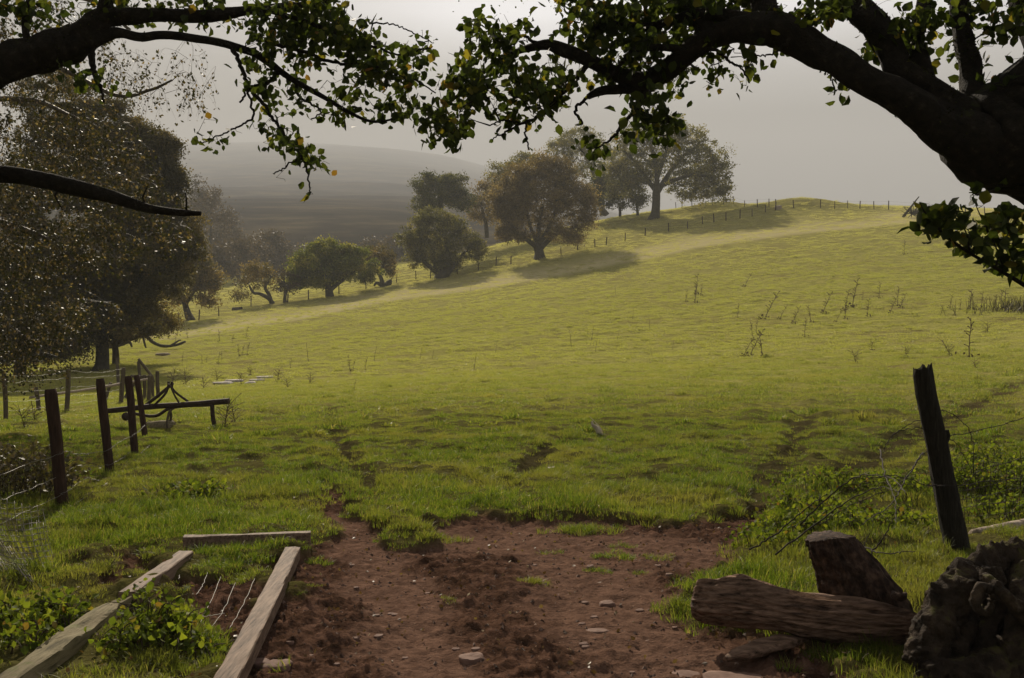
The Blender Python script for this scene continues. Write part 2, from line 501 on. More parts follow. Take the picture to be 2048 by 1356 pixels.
A[:n_, :n_] = _k((CPX[:, None] - CPX) ** 2 + (CPY[:, None] - CPY) ** 2) + np.eye(n_) * 0.004
A[:n_, n_] = 1; A[:n_, n_ + 1] = CPX; A[:n_, n_ + 2] = CPY
A[n_:, :n_] = A[:n_, n_:].T
WT = np.linalg.solve(A, np.concatenate([CPG, [0, 0, 0]]))

MOUNDS = [(1585, 415, 4.5, 1.9), (1445, 411, 2.6, 1.2), (1380, 416, 2.4, 0.8), (1700, 413, 5, 0.6)]
MND = []
def base_ground(x, y):
    x = np.asarray(x, float).ravel(); y = np.asarray(y, float).ravel()
    r = np.hypot(x, y) + 1e-6
    th = np.arctan2(x, y)
    tcl = np.clip(th, -0.62, 0.62)
    lr = np.clip(np.log(np.maximum(r, 2.0)), math.log(2), math.log(2750))
    res = np.empty_like(x)
    for s in range(0, len(x), 40000):
        e = slice(s, s + 40000)
        a, b = tcl[e] * KT, lr[e]
        res[e] = _k((a[:, None] - CPX) ** 2 + (b[:, None] - CPY) ** 2) @ WT[:n_] + WT[n_] + WT[n_ + 1] * a + WT[n_ + 2] * b
    back = 1 - sstep(0.75, 1.9, np.abs(th))
    z = res * np.minimum(r, 2750) * back * sstep(2.5, 7.0, r)
    for (mx, my, s, h) in MND:
        z = z + h * np.exp(-(((x - mx) / (s * 1.9)) ** 2 + ((y - my) / s) ** 2))
    return z

def hit(px, row, ymin=3.0, ymax=450.0):
    """world point on the ground seen at a photo pixel"""
    Y = np.geomspace(ymin, ymax, 1400)
    X = (px - 1024) / F * Y
    Zr = EYE + (678 - row) / F * Y
    Zg = base_ground(X, Y)
    idx = np.nonzero(Zr <= Zg)[0]
    if len(idx) == 0:
        d = np.abs((Zr - Zg) / Y); i = int(np.argmin(np.where(Y > 20, d, 9)))
    else: i = int(idx[0])
    return np.array([X[i], Y[i], Zg[i]])

for (px, row, s, h) in MOUNDS:
    p = hit(px, row + 6); MND.append((p[0], p[1], s, h))

def flat(px, row):  # world x,y of a pixel on the near flat ground
    Y = EYE * F / (row - 678.0)
    return ((px - 1024) / F * Y, Y)

def poly_sd(poly, x, y):
    """signed distance (negative inside) to a polygon"""
    poly = np.asarray(poly, float)
    d = np.full(x.shape, 1e9); ins = np.zeros(x.shape, bool)
    for i in range(len(poly)):
        a, b = poly[i], poly[(i + 1) % len(poly)]
        e = b - a
        wx, wy = x - a[0], y - a[1]
        t = np.clip((wx * e[0] + wy * e[1]) / (e @ e + 1e-12), 0, 1)
        d = np.minimum(d, np.hypot(wx - e[0] * t, wy - e[1] * t))
        c = ((a[1] > y) != (b[1] > y)) & (x < (b[0] - a[0]) * (y - a[1]) / (b[1] - a[1] + 1e-12) + a[0])
        ins ^= c
    return np.where(ins, -d, d)

def line_d(pts, x, y):
    pts = np.asarray(pts, float); d = np.full(x.shape, 1e9)
    for a, b in zip(pts[:-1], pts[1:]):
        e = b - a
        t = np.clip(((x - a[0]) * e[0] + (y - a[1]) * e[1]) / (e @ e), 0, 1)
        d = np.minimum(d, np.hypot(x - a[0] - e[0] * t, y - a[1] - e[1] * t))
    return d

MUD_A = [flat(*p) for p in [(632, 976), (700, 982), (718, 1015), (745, 1050), (790, 1088), (850, 1092), (872, 1048), (960, 1036), (1060, 1045),
         (1190, 1042), (1300, 1055), (1400, 1046), (1480, 1032), (1535, 1012), (1535, 1050), (1480, 1095), (1440, 1150), (1385, 1185), (1370, 1260),
         (1500, 1290), (1650, 1270), (1690, 1420), (1690, 1700), (200, 1700), (400, 1350), (420, 1300), (310, 1215), (385, 1160), (470, 1172), (560, 1185), (590, 1130), (640, 1118), (668, 1080),
         (650, 1040), (630, 1000)]]
MUD_B = [flat(*p) for p in [(215, 1118), (345, 1098), (350, 1140), (250, 1180), (150, 1215), (170, 1160)]]
RUTS = [([(735, 985), (700, 930), (672, 870), (655, 810)], 0.16), ([(1010, 1000), (1062, 935), (1110, 885)], 0.13),
        ([(1500, 1010), (1562, 930), (1598, 870), (1610, 830)], 0.20), ([(1690, 950), (1780, 905), (1880, 855), (1965, 800), (2060, 760)], 0.28),
        ([(620, 968), (700, 972)], 0.16)]
RUTS = [([tuple(hit(*p)[:2]) for p in r], w) for r, w in RUTS]
LANES = [[flat(*p) for p in [(690, 1030), (745, 1110), (800, 1200), (850, 1356), (900, 1600)]],
         [flat(*p) for p in [(1090, 1060), (1150, 1120), (1270, 1260), (1340, 1356), (1450, 1600)]],
         [flat(*p) for p in [(900, 1080), (1180, 1090), (1420, 1100)]]]

def masks(x, y):
    wob = fbm(x * 2.2, y * 2.2, None, 4, 3) * 0.34 + fbm(x * 7, y * 7, None, 2, 5) * 0.16
    near = y < 14
    mud = np.zeros_like(x)
    sd = np.minimum(poly_sd(MUD_A, x, y), poly_sd(MUD_B, x, y)) + wob
    mud = np.where(near, 1 - sstep(-0.10, 0.10, sd), 0)
    rut = np.zeros_like(x)
    w2 = fbm(x * 1.6, y * 1.6, None, 3, 9)
    for r, w in RUTS:
        rut = np.maximum(rut, (1 - sstep(w * 0.4, w * 1.6, line_d(r, x, y) + w2 * w)))
    lane = np.zeros_like(x)
    for k, l in enumerate(LANES):
        ww = (0.24, 0.42, 0.5)[k]
        lane = np.maximum(lane, 1 - sstep(ww * 0.5, ww * 1.5, line_d(l, x, y) + fbm(x * 3, y * 3, None, 3, 21) * 0.3))
    return mud, rut, lane

def micro(x, y, mud, rut, lane, r):
    z = fbm(x * 0.9, y * 0.9, None, 3, 31) * 0.05 * (1 - mud) * sstep(2, 6, r)
    z += fbm(x * 3.3, y * 3.3, None, 3, 35) * 0.030 * (1 - mud) * (1 - sstep(25, 60, r))
    z += fbm(x * 0.35, y * 0.6, None, 4, 37, .6) * 0.13 * sstep(18, 60, r) * (1 - sstep(250, 500, r))
    z += (1 - mud) * 0.055 * (r < 20) + (1 - mud) * (r < 25) * np.clip(fbm(x * 2.1, y * 2.1, None, 3, 39), 0, 1) * 0.13
    cl = fbm(x * 12, y * 12, None, 4, 41, 0.68)
    cl = np.where(cl > 0, cl ** 1.3, cl * 0.7)
    z += mud * (cl * 0.068 * (1 - 0.55 * lane) + fbm(x * 2, y * 2, None, 2, 43) * 0.035 - 0.02 * lane)
    z -= rut * 0.07
    far = sstep(300, 900, r)
    z += far * fbm(x / 160, y / 160, None, 5, 51) * np.clip((r - 350) * 0.012, 0, 7)
    return z

def ground(x, y, fine=True):
    x = np.atleast_1d(np.asarray(x, float)); y = np.atleast_1d(np.asarray(y, float))
    z = base_ground(x, y)
    if fine:
        m, ru, la = masks(x, y)
        z = z + micro(x, y, m, ru, la, np.hypot(x, y))
    return z

def hz(px, row):   # a ground point with the fine height
    p = hit(px, row); p[2] = ground(p[0], p[1])[0]
    return p

ang = np.concatenate([np.radians(np.linspace(-180, -40, 50, endpoint=False)), np.radians(np.linspace(-40, 40, 760)), np.radians(np.linspace(40, 180, 51)[1:-1])])
rad = np.concatenate([np.geomspace(0.4, 3, 14, endpoint=False), np.geomspace(3, 14, 360, endpoint=False), np.geomspace(14, 60, 170, endpoint=False),
                      np.geomspace(60, 250, 150, endpoint=False), np.geomspace(250, 2900, 130)])
RR, AA = np.meshgrid(rad, ang, indexing='ij')
gx, gy = (RR * np.sin(AA)).ravel(), (RR * np.cos(AA)).ravel()
mud, rut, lane = masks(gx, gy)
gz = base_ground(gx, gy) + micro(gx, gy, mud, rut, lane, RR.ravel())
nr, na = len(rad), len(ang)
i, j = np.meshgrid(np.arange(nr - 1), np.arange(na), indexing='ij')
j2 = (j + 1) % na
q = np.stack([i * na + j, i * na + j2, (i + 1) * na + j2, (i + 1) * na + j], -1).reshape(-1, 4)[:, ::-1]
verts = np.stack([gx, gy, gz], -1)
cfan = np.stack([np.full(na, len(verts)), np.arange(na), (np.arange(na) + 1) % na], -1)[:, ::-1]
verts = np.vstack([verts, [0, 0, gz[:na].mean()]])
# tone of the turf: grazing sunlight painted as a pale strip across the middle of the field, grazed tawny turf higher up
prow = 678 - (gz - EYE) / np.maximum(gy, 0.1) * F
ppx = 1024 + gx / np.maximum(gy, 0.1) * F
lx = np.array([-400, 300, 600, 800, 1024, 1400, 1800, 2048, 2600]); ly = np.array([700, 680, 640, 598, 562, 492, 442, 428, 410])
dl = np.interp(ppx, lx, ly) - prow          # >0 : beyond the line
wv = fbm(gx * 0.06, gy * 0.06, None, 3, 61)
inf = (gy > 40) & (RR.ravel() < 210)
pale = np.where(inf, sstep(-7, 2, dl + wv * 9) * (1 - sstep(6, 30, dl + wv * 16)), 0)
tawny = np.where(inf, sstep(-140, 60, dl) * 0.9, 0)
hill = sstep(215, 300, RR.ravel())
app = lambda a: np.append(a, a[0])
M['ground'], nt, o = newmat('ground')
g = nt.nodes.new("ShaderNodeNewGeometry")
green = ramp(nt, noise(nt, 1.3, 6, 0.65), [(0.28, (0.17, 0.165, 0.048)), (0.5, (0.28, 0.27, 0.075)), (0.72, (0.38, 0.35, 0.115))])
patch = noise(nt, 0.22, 4, 0.6)
green = mix(nt, math_(nt, 'MULTIPLY', math_(nt, 'SUBTRACT', patch, 0.50), 3.5, True), green, (0.20, 0.165, 0.07))
fine = ramp(nt, noise(nt, 9, 4, 0.7), [(0.35, (0.55, 0.52, 0.48)), (0.55, (1.05, 1.05, 1.0))])
green = mix(nt, 0.8, green, fine, 'MULTIPLY')
taw = ramp(nt, noise(nt, 0.6, 5, 0.6, None, (1, 0.5, 1)), [(0.3, (0.22, 0.20, 0.07)), (0.7, (0.34, 0.30, 0.115))])
c = mix(nt, math_(nt, 'MULTIPLY', attr(nt, 'tawny'), 0.6), green, taw)
c = mix(nt, math_(nt, 'MULTIPLY', attr(nt, 'pale'), 0.7), c, (0.50, 0.43, 0.24))  # sunlight skimming the slope, put into the turf colour
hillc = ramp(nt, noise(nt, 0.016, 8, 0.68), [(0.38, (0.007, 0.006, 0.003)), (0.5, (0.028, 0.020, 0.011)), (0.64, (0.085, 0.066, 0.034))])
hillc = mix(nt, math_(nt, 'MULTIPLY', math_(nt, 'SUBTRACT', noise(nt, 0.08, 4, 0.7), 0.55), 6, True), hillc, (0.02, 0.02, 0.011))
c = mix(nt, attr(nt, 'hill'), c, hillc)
mudc = ramp(nt, noise(nt, 7, 6, 0.7), [(0.32, (0.019, 0.012, 0.008)), (0.5, (0.072, 0.040, 0.027)), (0.7, (0.155, 0.088, 0.062))])
lanec = ramp(nt, noise(nt, 11, 5, 0.7), [(0.3, (0.075, 0.044, 0.032)), (0.7, (0.20, 0.118, 0.084))])
mudc = mix(nt, math_(nt, 'MULTIPLY', attr(nt, 'lane'), 0.85), mudc, lanec)
peb = nt.nodes.new("ShaderNodeTexVoronoi"); peb.inputs['Scale'].default_value = 24
nt.links.new(g.outputs['Position'], peb.inputs['Vector'])
pm = math_(nt, 'LESS_THAN', peb.outputs['Distance'], 0.13)
pm = math_(nt, 'MULTIPLY', pm, math_(nt, 'GREATER_THAN', noise(nt, 3.0, 2), 0.52))
mudc = mix(nt, pm, mudc, (0.20, 0.13, 0.095))
c = mix(nt, math_(nt, 'MULTIPLY', attr(nt, 'rut'), 0.8), c, (0.06, 0.042, 0.025))
soil = ramp(nt, noise(nt, 16, 4, 0.7), [(0.3, (0.016, 0.014, 0.007)), (0.7, (0.06, 0.05, 0.022))])
c = mix(nt, attr(nt, 'nearsoil'), c, soil)
c = mix(nt, attr(nt, 'mud'), c, mudc)
b = N(nt, "ShaderNodeBsdfDiffuse"); nt.links.new(c, b.inputs['Color'])
b.inputs['Roughness'].default_value = 0.2
bp = N(nt, "ShaderNodeBump"); bp.inputs['Strength'].default_value = 0.7; bp.inputs['Distance'].default_value = 0.02
nt.links.new(noise(nt, 34, 5, 0.7), bp.inputs['Height'])
bp2 = N(nt, "ShaderNodeBump"); bp2.inputs['Strength'].default_value = 0.35; bp2.inputs['Distance'].default_value = 0.22
nt.links.new(noise(nt, 1.7, 6, 0.65), bp2.inputs['Height']); nt.links.new(bp.outputs[0], bp2.inputs['Normal'])
bp3 = N(nt, "ShaderNodeBump"); bp3.inputs['Strength'].default_value = 0.35; bp3.inputs['Distance'].default_value = 0.10
nt.links.new(noise(nt, 4.5, 5, 0.7, None, (0.6, 1, 1)), bp3.inputs['Height']); nt.links.new(bp2.outputs[0], bp3.inputs['Normal'])
nt.links.new(bp3.outputs[0], b.inputs['Normal'])
nt.links.new(b.outputs[0], o.inputs[0])
nearsoil = 1 - sstep(14, 34, RR.ravel())
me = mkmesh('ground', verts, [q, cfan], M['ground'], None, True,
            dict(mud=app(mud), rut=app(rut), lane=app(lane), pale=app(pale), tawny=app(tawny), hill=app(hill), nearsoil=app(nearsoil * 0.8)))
go = bpy.data.objects.new('ground', me); COL.objects.link(go)
tag(go, 'sloping pasture with bare reddish mud at the gateway and a misty hillside', 'ground', kind='structure')

# haze: one closed box of even density round everything
def make_haze():
    v = np.array([(x, y, z) for x in (-3050, 3050) for y in (-3050, 3050) for z in (-80, 620)], float)
    f = np.array([[0, 1, 3, 2], [4, 6, 7, 5], [0, 4, 5, 1], [2, 3, 7, 6], [0, 2, 6, 4], [1, 5, 7, 3]])
    m, nt, o = newmat('haze')
    vp = N(nt, "ShaderNodeVolumePrincipled")
    vp.inputs['Color'].default_value = (0.52, 0.54, 0.575, 1)
    vp.inputs['Density'].default_value = HAZE
    vp.inputs['Anisotropy'].default_value = 0.15
    nt.links.new(vp.outputs[0], o.inputs['Volume'])
    ob = bpy.data.objects.new('haze', mkmesh('haze', v, f, m)); COL.objects.link(ob)
    tag(ob, 'pale autumn mist filling the valley air', 'haze', kind='stuff')
print('ground z range', gz.min(), gz.max())

# ------------------------------------------------------------------ trees
def colonize(skel, targets, r, step=0.12, bend=0.25, rmin=0.004, k=0.55, sag=0.0, origin=None, far=1.0):
    """skel: (n,3) points already present; grows one thin path to every target; returns list of (pts, radii)"""
    pos = [np.asarray(skel)]
    tot = np.asarray(skel)
    dist = np.linalg.norm(targets[:, None] - tot[None], axis=2).min(1) if len(tot) < 4000 else np.linalg.norm(targets - tot.mean(0), axis=1)
    order = np.argsort(dist)
    npar = [-1] * len(tot)
    nodes = list(tot)
    arr = np.zeros((len(tot) + len(targets) * 40, 3)); arr[:len(tot)] = tot; cnt = len(tot)
    own = np.full(len(arr), -1)
    ds = None
    paths = []
    nskel = len(tot)
    c0 = np.asarray(origin) if origin is not None else tot.mean(0)
    for ti in order:
        t = targets[ti]
        d = np.linalg.norm(arr[:cnt] - t, axis=1)
        # prefer attaching nearer the origin side so that twigs point outwards
        dc = np.linalg.norm(arr[:cnt] - c0, axis=1)
        cost = d + far * 0.25 * np.maximum(dc - np.linalg.norm(t - c0), -3) * 0.6
        j = int(np.argmin(cost))
        a = arr[j]; L = d[j]
        n = int(np.clip(L / step, 2, 36))
        s = np.linspace(0, 1, n + 1)[:, None]
        p = a * (1 - s) + t * s
        off = r.normal(size=3) * bend * L
        off2 = r.normal(size=3) * bend * L * 0.5
        p += np.sin(s * math.pi) * off * 0.5 + np.sin(s * 2 * math.pi) * off2 * 0.4
        p[:, 2] += (np.sin(s * math.pi) * sag * L)[:, 0]
        p[1:-1] += r.normal(size=(n - 1, 3)) * 0.02 * L
        paths.append([j, cnt, p])
        arr[cnt:cnt + n] = p[1:]
        own[cnt:cnt + n] = len(paths) - 1
        cnt += n
    # descendants
    w = np.ones(len(paths))
    for pi in range(len(paths) - 1, -1, -1):
        o = own[paths[pi][0]]
        if o >= 0: w[o] += w[pi]
    res = []
    for pi, (j, c, p) in enumerate(paths):
        r0 = rmin * w[pi] ** k
        res.append((p, np.linspace(r0, rmin * 0.7, len(p))))
    return res

def blob_targets(blobs, r, base_depth=None):
    """blobs: (cx,cy,rx,ry,n,depth,dr) ellipses in photo pixels at a depth; uniform inside the ellipsoid"""
    T = []
    for (cx, cy, rx, ry, n, Y, dr) in blobs:
        u = r.normal(size=(n, 3)); u /= np.linalg.norm(u, axis=1)[:, None]
        u *= (r.uniform(0, 1, n) ** 0.42)[:, None]
        yy = Y + u[:, 1] * dr
        T.append(np.stack([(cx + u[:, 0] * rx - 1024) / F * Y, yy, EYE + (678 - cy + u[:, 2] * ry) / F * Y], 1))
    return np.concatenate(T)

def tree(label, cat, base, stems, blobs, crown_mat_, leaf=0.24, per=40, spread=0.6, seed=1, group=None, rmin=0.02, k=0.5, trunk_mat='far_bark',
         name='tree', droop=0.1, sides=6, step=0.5, flat_=0.75, kind='rhomb', dens=1.8):
    """base: photo pixel on the ground. stems: list of polylines (px,py,radius in photo px) at the base depth; blobs (cx,cy,rx,ry,n)"""
    r = np.random.default_rng(seed)
    b = hit(*base) if len(base) == 2 else np.array([(base[0] - 1024) / F * base[2], base[2], base_ground((base[0] - 1024) / F * base[2], base[2])[0]])
    Y = b[1]; sc = Y / F
    root = empty(name, (b[0], b[1], b[2] - 0.05), label, cat, group)
    G = Geo(); skel = []
    for st in stems:
        pts = np.array([[*P(p[0], p[1], Y), p[2] * sc] for p in st])
        dy = np.cumsum(r.normal(size=len(pts)) * 0.25) * (np.arange(len(pts)) > 0)
        pts[:, 1] += dy
        sp = smooth_path(pts, max(8, len(pts) * 6))
        if st is stems[0]: sp[0, 2] -= 0.15
        rr = sp[:, 3].copy()
        tube(G, sp[:, :3], np.maximum(rr, 0.015), 8, 0.5, disp=bark(0.10, 2, seed, 1.0 / max(0.3, rr.max() * 3)))
        skel.append(sp[2:, :3])
    skel = np.concatenate(skel)
    bl = []
    for q_ in blobs:
        cx, cy, rx, ry, n = q_[:5]
        dr = q_[5] if len(q_) > 5 else rx * sc * 0.9
        bl.append((cx, cy, rx, ry, n, Y, dr))
    T = blob_targets(bl, r)
    for p, rr in colonize(skel, T, r, step, 0.18, rmin, k, 0.05, origin=skel[0]):
        tube(G, p, rr, 4, 0.5, cap=False)
    place('trunk', G, M[trunk_mat], root)
    n = len(T); per = int(per * dens); leaf = leaf * 1.25
    s1 = np.exp(r.normal(-0.15, 0.42, n)).clip(.35, 1.9)
    cnt_ = np.maximum(4, (per * s1 ** 1.8 * 0.95)).astype(int)
    cl = np.repeat(T, cnt_, axis=0); nn_ = len(cl)
    sz = np.repeat(s1, cnt_)[:, None]
    off = r.normal(size=(nn_, 3)) * spread * 0.68 * sz
    off[:, 2] *= 0.6
    pos = cl + off
    tint = np.clip(np.repeat(r.normal(0.45, 0.27, n), cnt_) + r.normal(0, 0.16, nn_), 0, 1)
    GL = Geo()
    leaves(GL, pos, leaf, None, droop, r, kind, tint)
    place('crown', GL, M[crown_mat_], root, smooth=False)
    return root, b

T_ = tree
GA = 'trees along the fence line on the hillside'
T_('small rounded thorn tree with leaning trunk, at the left end of the pasture fence', 'tree', (378, 641),
   [[(382, 643, 9), (374, 628, 7), (366, 608, 5), (362, 590, 4)], [(368, 612, 4), (385, 590, 3), (400, 565, 2)]],
   [(368, 575, 42, 32, 45), (395, 545, 42, 36, 60), (360, 540, 34, 30, 40), (385, 520, 36, 20, 30), (415, 560, 28, 34, 36), (345, 595, 24, 22, 20), (402, 598, 24, 14, 12)], 'c_gold', 0.2, 46, 0.5, 11)
T_('open straggly thorn tree with crooked bare twin stems, left of the dense green tree', 'tree', (541, 608),
   [[(546, 609, 5), (538, 598, 4), (520, 588, 3.4), (505, 585, 2.5), (495, 572, 2)], [(543, 606, 4.5), (540, 590, 3.5), (533, 575, 3), (541, 560, 2)]],
   [(500, 560, 38, 18, 30), (520, 535, 30, 20, 28), (545, 560, 26, 20, 20), (480, 585, 18, 14, 12), (500, 540, 26, 14, 16)], 'c_gold', 0.2, 24, 0.5, 12)
T_('thin dark thorn stem half hidden by the left side of the dense green tree', 'tree', (570, 605),
   [[(570, 606, 4), (571, 592, 3), (574, 578, 2.5), (568, 562, 2)]],
   [(580, 560, 24, 22, 24), (565, 575, 18, 12, 10)], 'c_wood', 0.2, 26, 0.5, 13)
T_('dense round-topped green tree with sunlit golden top, alone on the lower fence line', 'tree', (660, 594),
   [[(660, 596, 9), (658, 580, 7), (655, 565, 6), (650, 545, 4)], [(659, 580, 5), (685, 560, 3), (705, 545, 2)], [(658, 578, 4), (625, 560, 3), (600, 552, 2)]],
   [(645, 530, 62, 40, 120), (700, 530, 52, 36, 90), (600, 545, 34, 30, 46), (650, 498, 40, 18, 46), (690, 505, 40, 18, 40), (735, 545, 26, 22, 26), (590, 565, 26, 12, 16), (640, 562, 46, 14, 22)], 'c_green', 0.22, 60, 0.5, 14, rmin=0.025)
T_('low gnarled thorn with twisted open stem, right of the dense green tree', 'tree', (764, 573),
   [[(766, 574, 6), (764, 560, 4), (760, 546, 3), (768, 532, 2.4), (772, 520, 2)], [(765, 572, 4), (754, 566, 3), (748, 571, 2)], [(770, 572, 5), (777, 566, 6), (781, 560, 3)]],
   [(745, 505, 34, 20, 34), (770, 520, 24, 24, 30), (782, 540, 14, 14, 12), (730, 525, 22, 20, 18)], 'c_gold', 0.2, 40, 0.45, 15)
T_('broad many-stemmed thorn with dark tangle at its foot, in the middle of the fence line', 'tree', (885, 556),
   [[(880, 560, 14), (884, 545, 11), (890, 525, 7), (893, 500, 5), (890, 470, 3)], [(884, 550, 8), (862, 535, 5), (845, 520, 4), (835, 505, 2)], [(890, 550, 8), (912, 525, 5), (930, 505, 3)], [(876, 548, 6), (868, 520, 4), (860, 490, 3)]],
   [(880, 455, 52, 24, 75), (845, 475, 44, 22, 50), (925, 480, 40, 24, 46), (950, 508, 24, 14, 18), (880, 500, 44, 24, 40), (842, 520, 24, 22, 30), (815, 465, 24, 16, 14), (886, 532, 26, 26, 45), (905, 445, 30, 16, 22), (820, 480, 26, 20, 26), (955, 490, 26, 22, 30), (850, 440, 30, 14, 26), (900, 520, 40, 20, 34), (830, 505, 26, 20, 24), (870, 425, 30, 12, 20)], 'c_oak', 0.2, 44, 0.5, 16)
T_('round-crowned dark tree rising behind the broad many-stemmed thorn', 'tree', (878, 522, 172),
   [[(878, 525, 7), (879, 480, 6), (880, 440, 5), (882, 415, 4), (884, 390, 3)]],
   [(880, 385, 50, 30, 90), (855, 372, 28, 20, 30), (910, 370, 28, 22, 34), (885, 358, 44, 12, 36), (850, 410, 34, 18, 34), (925, 400, 22, 26, 24), (915, 400, 24, 20, 24)], 'c_dark', 0.26, 40, 0.6, 17)
T_('slim brownish tree just left of the big brown tree', 'tree', (974, 473, 178),
   [[(974, 474, 4), (972, 450, 3.5), (966, 425, 3), (960, 400, 2)]],
   [(962, 400, 32, 36, 70), (985, 380, 28, 28, 50), (950, 428, 22, 22, 30), (990, 425, 22, 28, 36)], 'c_brown', 0.24, 26, 0.6, 18)
T_('large russet-brown spreading tree with short thick trunk beside the fence', 'tree', (1079, 518),
   [[(1080, 520, 12), (1079, 505, 9), (1077, 492, 9), (1076, 478, 5), (1078, 450, 4), (1085, 410, 3)], [(1075, 494, 6), (1055, 480, 4), (1035, 465, 3), (1018, 445, 2)], [(1082, 494, 6), (1100, 478, 4), (1125, 462, 3), (1150, 455, 2)],
    [(1078, 490, 5), (1062, 455, 3), (1050, 400, 2.5)], [(1080, 486, 5), (1105, 440, 3), (1125, 390, 2.5)]],
   [(1080, 385, 66, 50, 170), (1030, 405, 42, 50, 100), (1140, 400, 46, 44, 110), (1080, 340, 44, 24, 60), (1040, 360, 36, 30, 50), (1125, 350, 38, 26, 50), (1015, 440, 28, 30, 36), (1165, 440, 28, 24, 34), (1080, 440, 60, 24, 50),
    (1010, 468, 22, 16, 24), (1150, 470, 24, 18, 26), (1180, 405, 20, 36, 34), (1110, 468, 36, 14, 30), (1045, 470, 30, 14, 26), (1100, 322, 40, 14, 30), (1000, 400, 20, 34, 34)], 'c_brown', 0.2, 50, 0.62, 19, rmin=0.022)
T_('pale green crown showing behind the left top of the russet-brown tree', 'tree', (1030, 470, 185),
   [[(1030, 472, 7), (1028, 420, 6), (1030, 370, 4)]],
   [(1015, 345, 36, 28, 70), (1052, 325, 38, 20, 60), (995, 375, 24, 26, 40), (1030, 380, 40, 24, 30)], 'c_oak', 0.28, 32, 0.6, 20)
T_('tall domed oak between the brown tree and the large spreading oak', 'tree', (1212, 430),
   [[(1205, 430, 5), (1200, 405, 5), (1196, 370, 5), (1180, 330, 3), (1165, 300, 2)], [(1214, 430, 5), (1204, 412, 4), (1210, 370, 4), (1225, 330, 3)]],
   [(1150, 285, 52, 28, 80), (1120, 310, 34, 26, 44), (1190, 300, 44, 36, 70), (1160, 330, 50, 26, 44), (1220, 350, 34, 40, 56), (1240, 310, 24, 34, 34), (1200, 375, 30, 24, 30), (1160, 262, 34, 10, 20)], 'c_oak', 0.26, 36, 0.62, 21)
for q_, (bx, by, bl_, lab) in enumerate([
    (1190, 428, [(1190, 385, 22, 30, 44), (1200, 350, 16, 26, 26)], 'dark narrow bush under the tall domed oak'),
    (1240, 428, [(1235, 395, 26, 26, 50), (1250, 365, 22, 26, 34)], 'dark rounded bush between the two oak trunks'),
    (1275, 426, [(1275, 395, 20, 24, 34), (1268, 370, 18, 20, 22)], 'dark bush tight against the left of the spreading oak trunk')]):
    T_(lab, 'bush', (bx, by, 178), [[(bx, by + 3, 3), (bx, by - 20, 2)]], bl_, 'c_dark', 0.26, 40, 0.6, 30 + q_, name='bush')
T_('large spreading oak with wide umbrella crown standing alone on the brow', 'tree', (1310, 437),
   [[(1308, 439, 12), (1310, 428, 9), (1311, 410, 8), (1311, 385, 7), (1313, 370, 5), (1310, 335, 4), (1300, 290, 3)],
    [(1311, 390, 6), (1330, 360, 5), (1350, 330, 4), (1375, 305, 3), (1400, 290, 2)], [(1311, 380, 5), (1290, 350, 4), (1270, 320, 3), (1250, 300, 2)],
    [(1313, 376, 5), (1345, 362, 4), (1385, 352, 3), (1420, 355, 2)], [(1310, 372, 4), (1330, 310, 3), (1345, 265, 2)]],
   [(1320, 260, 60, 26, 84), (1270, 280, 44, 30, 60), (1385, 285, 50, 30, 76), (1430, 325, 36, 36, 66), (1350, 310, 54, 26, 54), (1250, 320, 30, 34, 40), (1445, 365, 24, 26, 34), (1400, 365, 40, 16, 36),
    (1300, 320, 40, 26, 36), (1340, 345, 60, 26, 50), (1400, 335, 50, 26, 44), (1280, 345, 40, 26, 40), (1225, 345, 30, 30, 36), (1240, 385, 30, 18, 26), (1370, 372, 44, 16, 26), (1420, 392, 40, 18, 26), (1375, 395, 24, 10, 12), (1445, 385, 18, 12, 14), (1265, 365, 24, 24, 30), (1340, 240, 34, 10, 18), (1290, 350, 30, 20, 18)], 'c_oak', 0.26, 34, 0.62, 22, rmin=0.026)

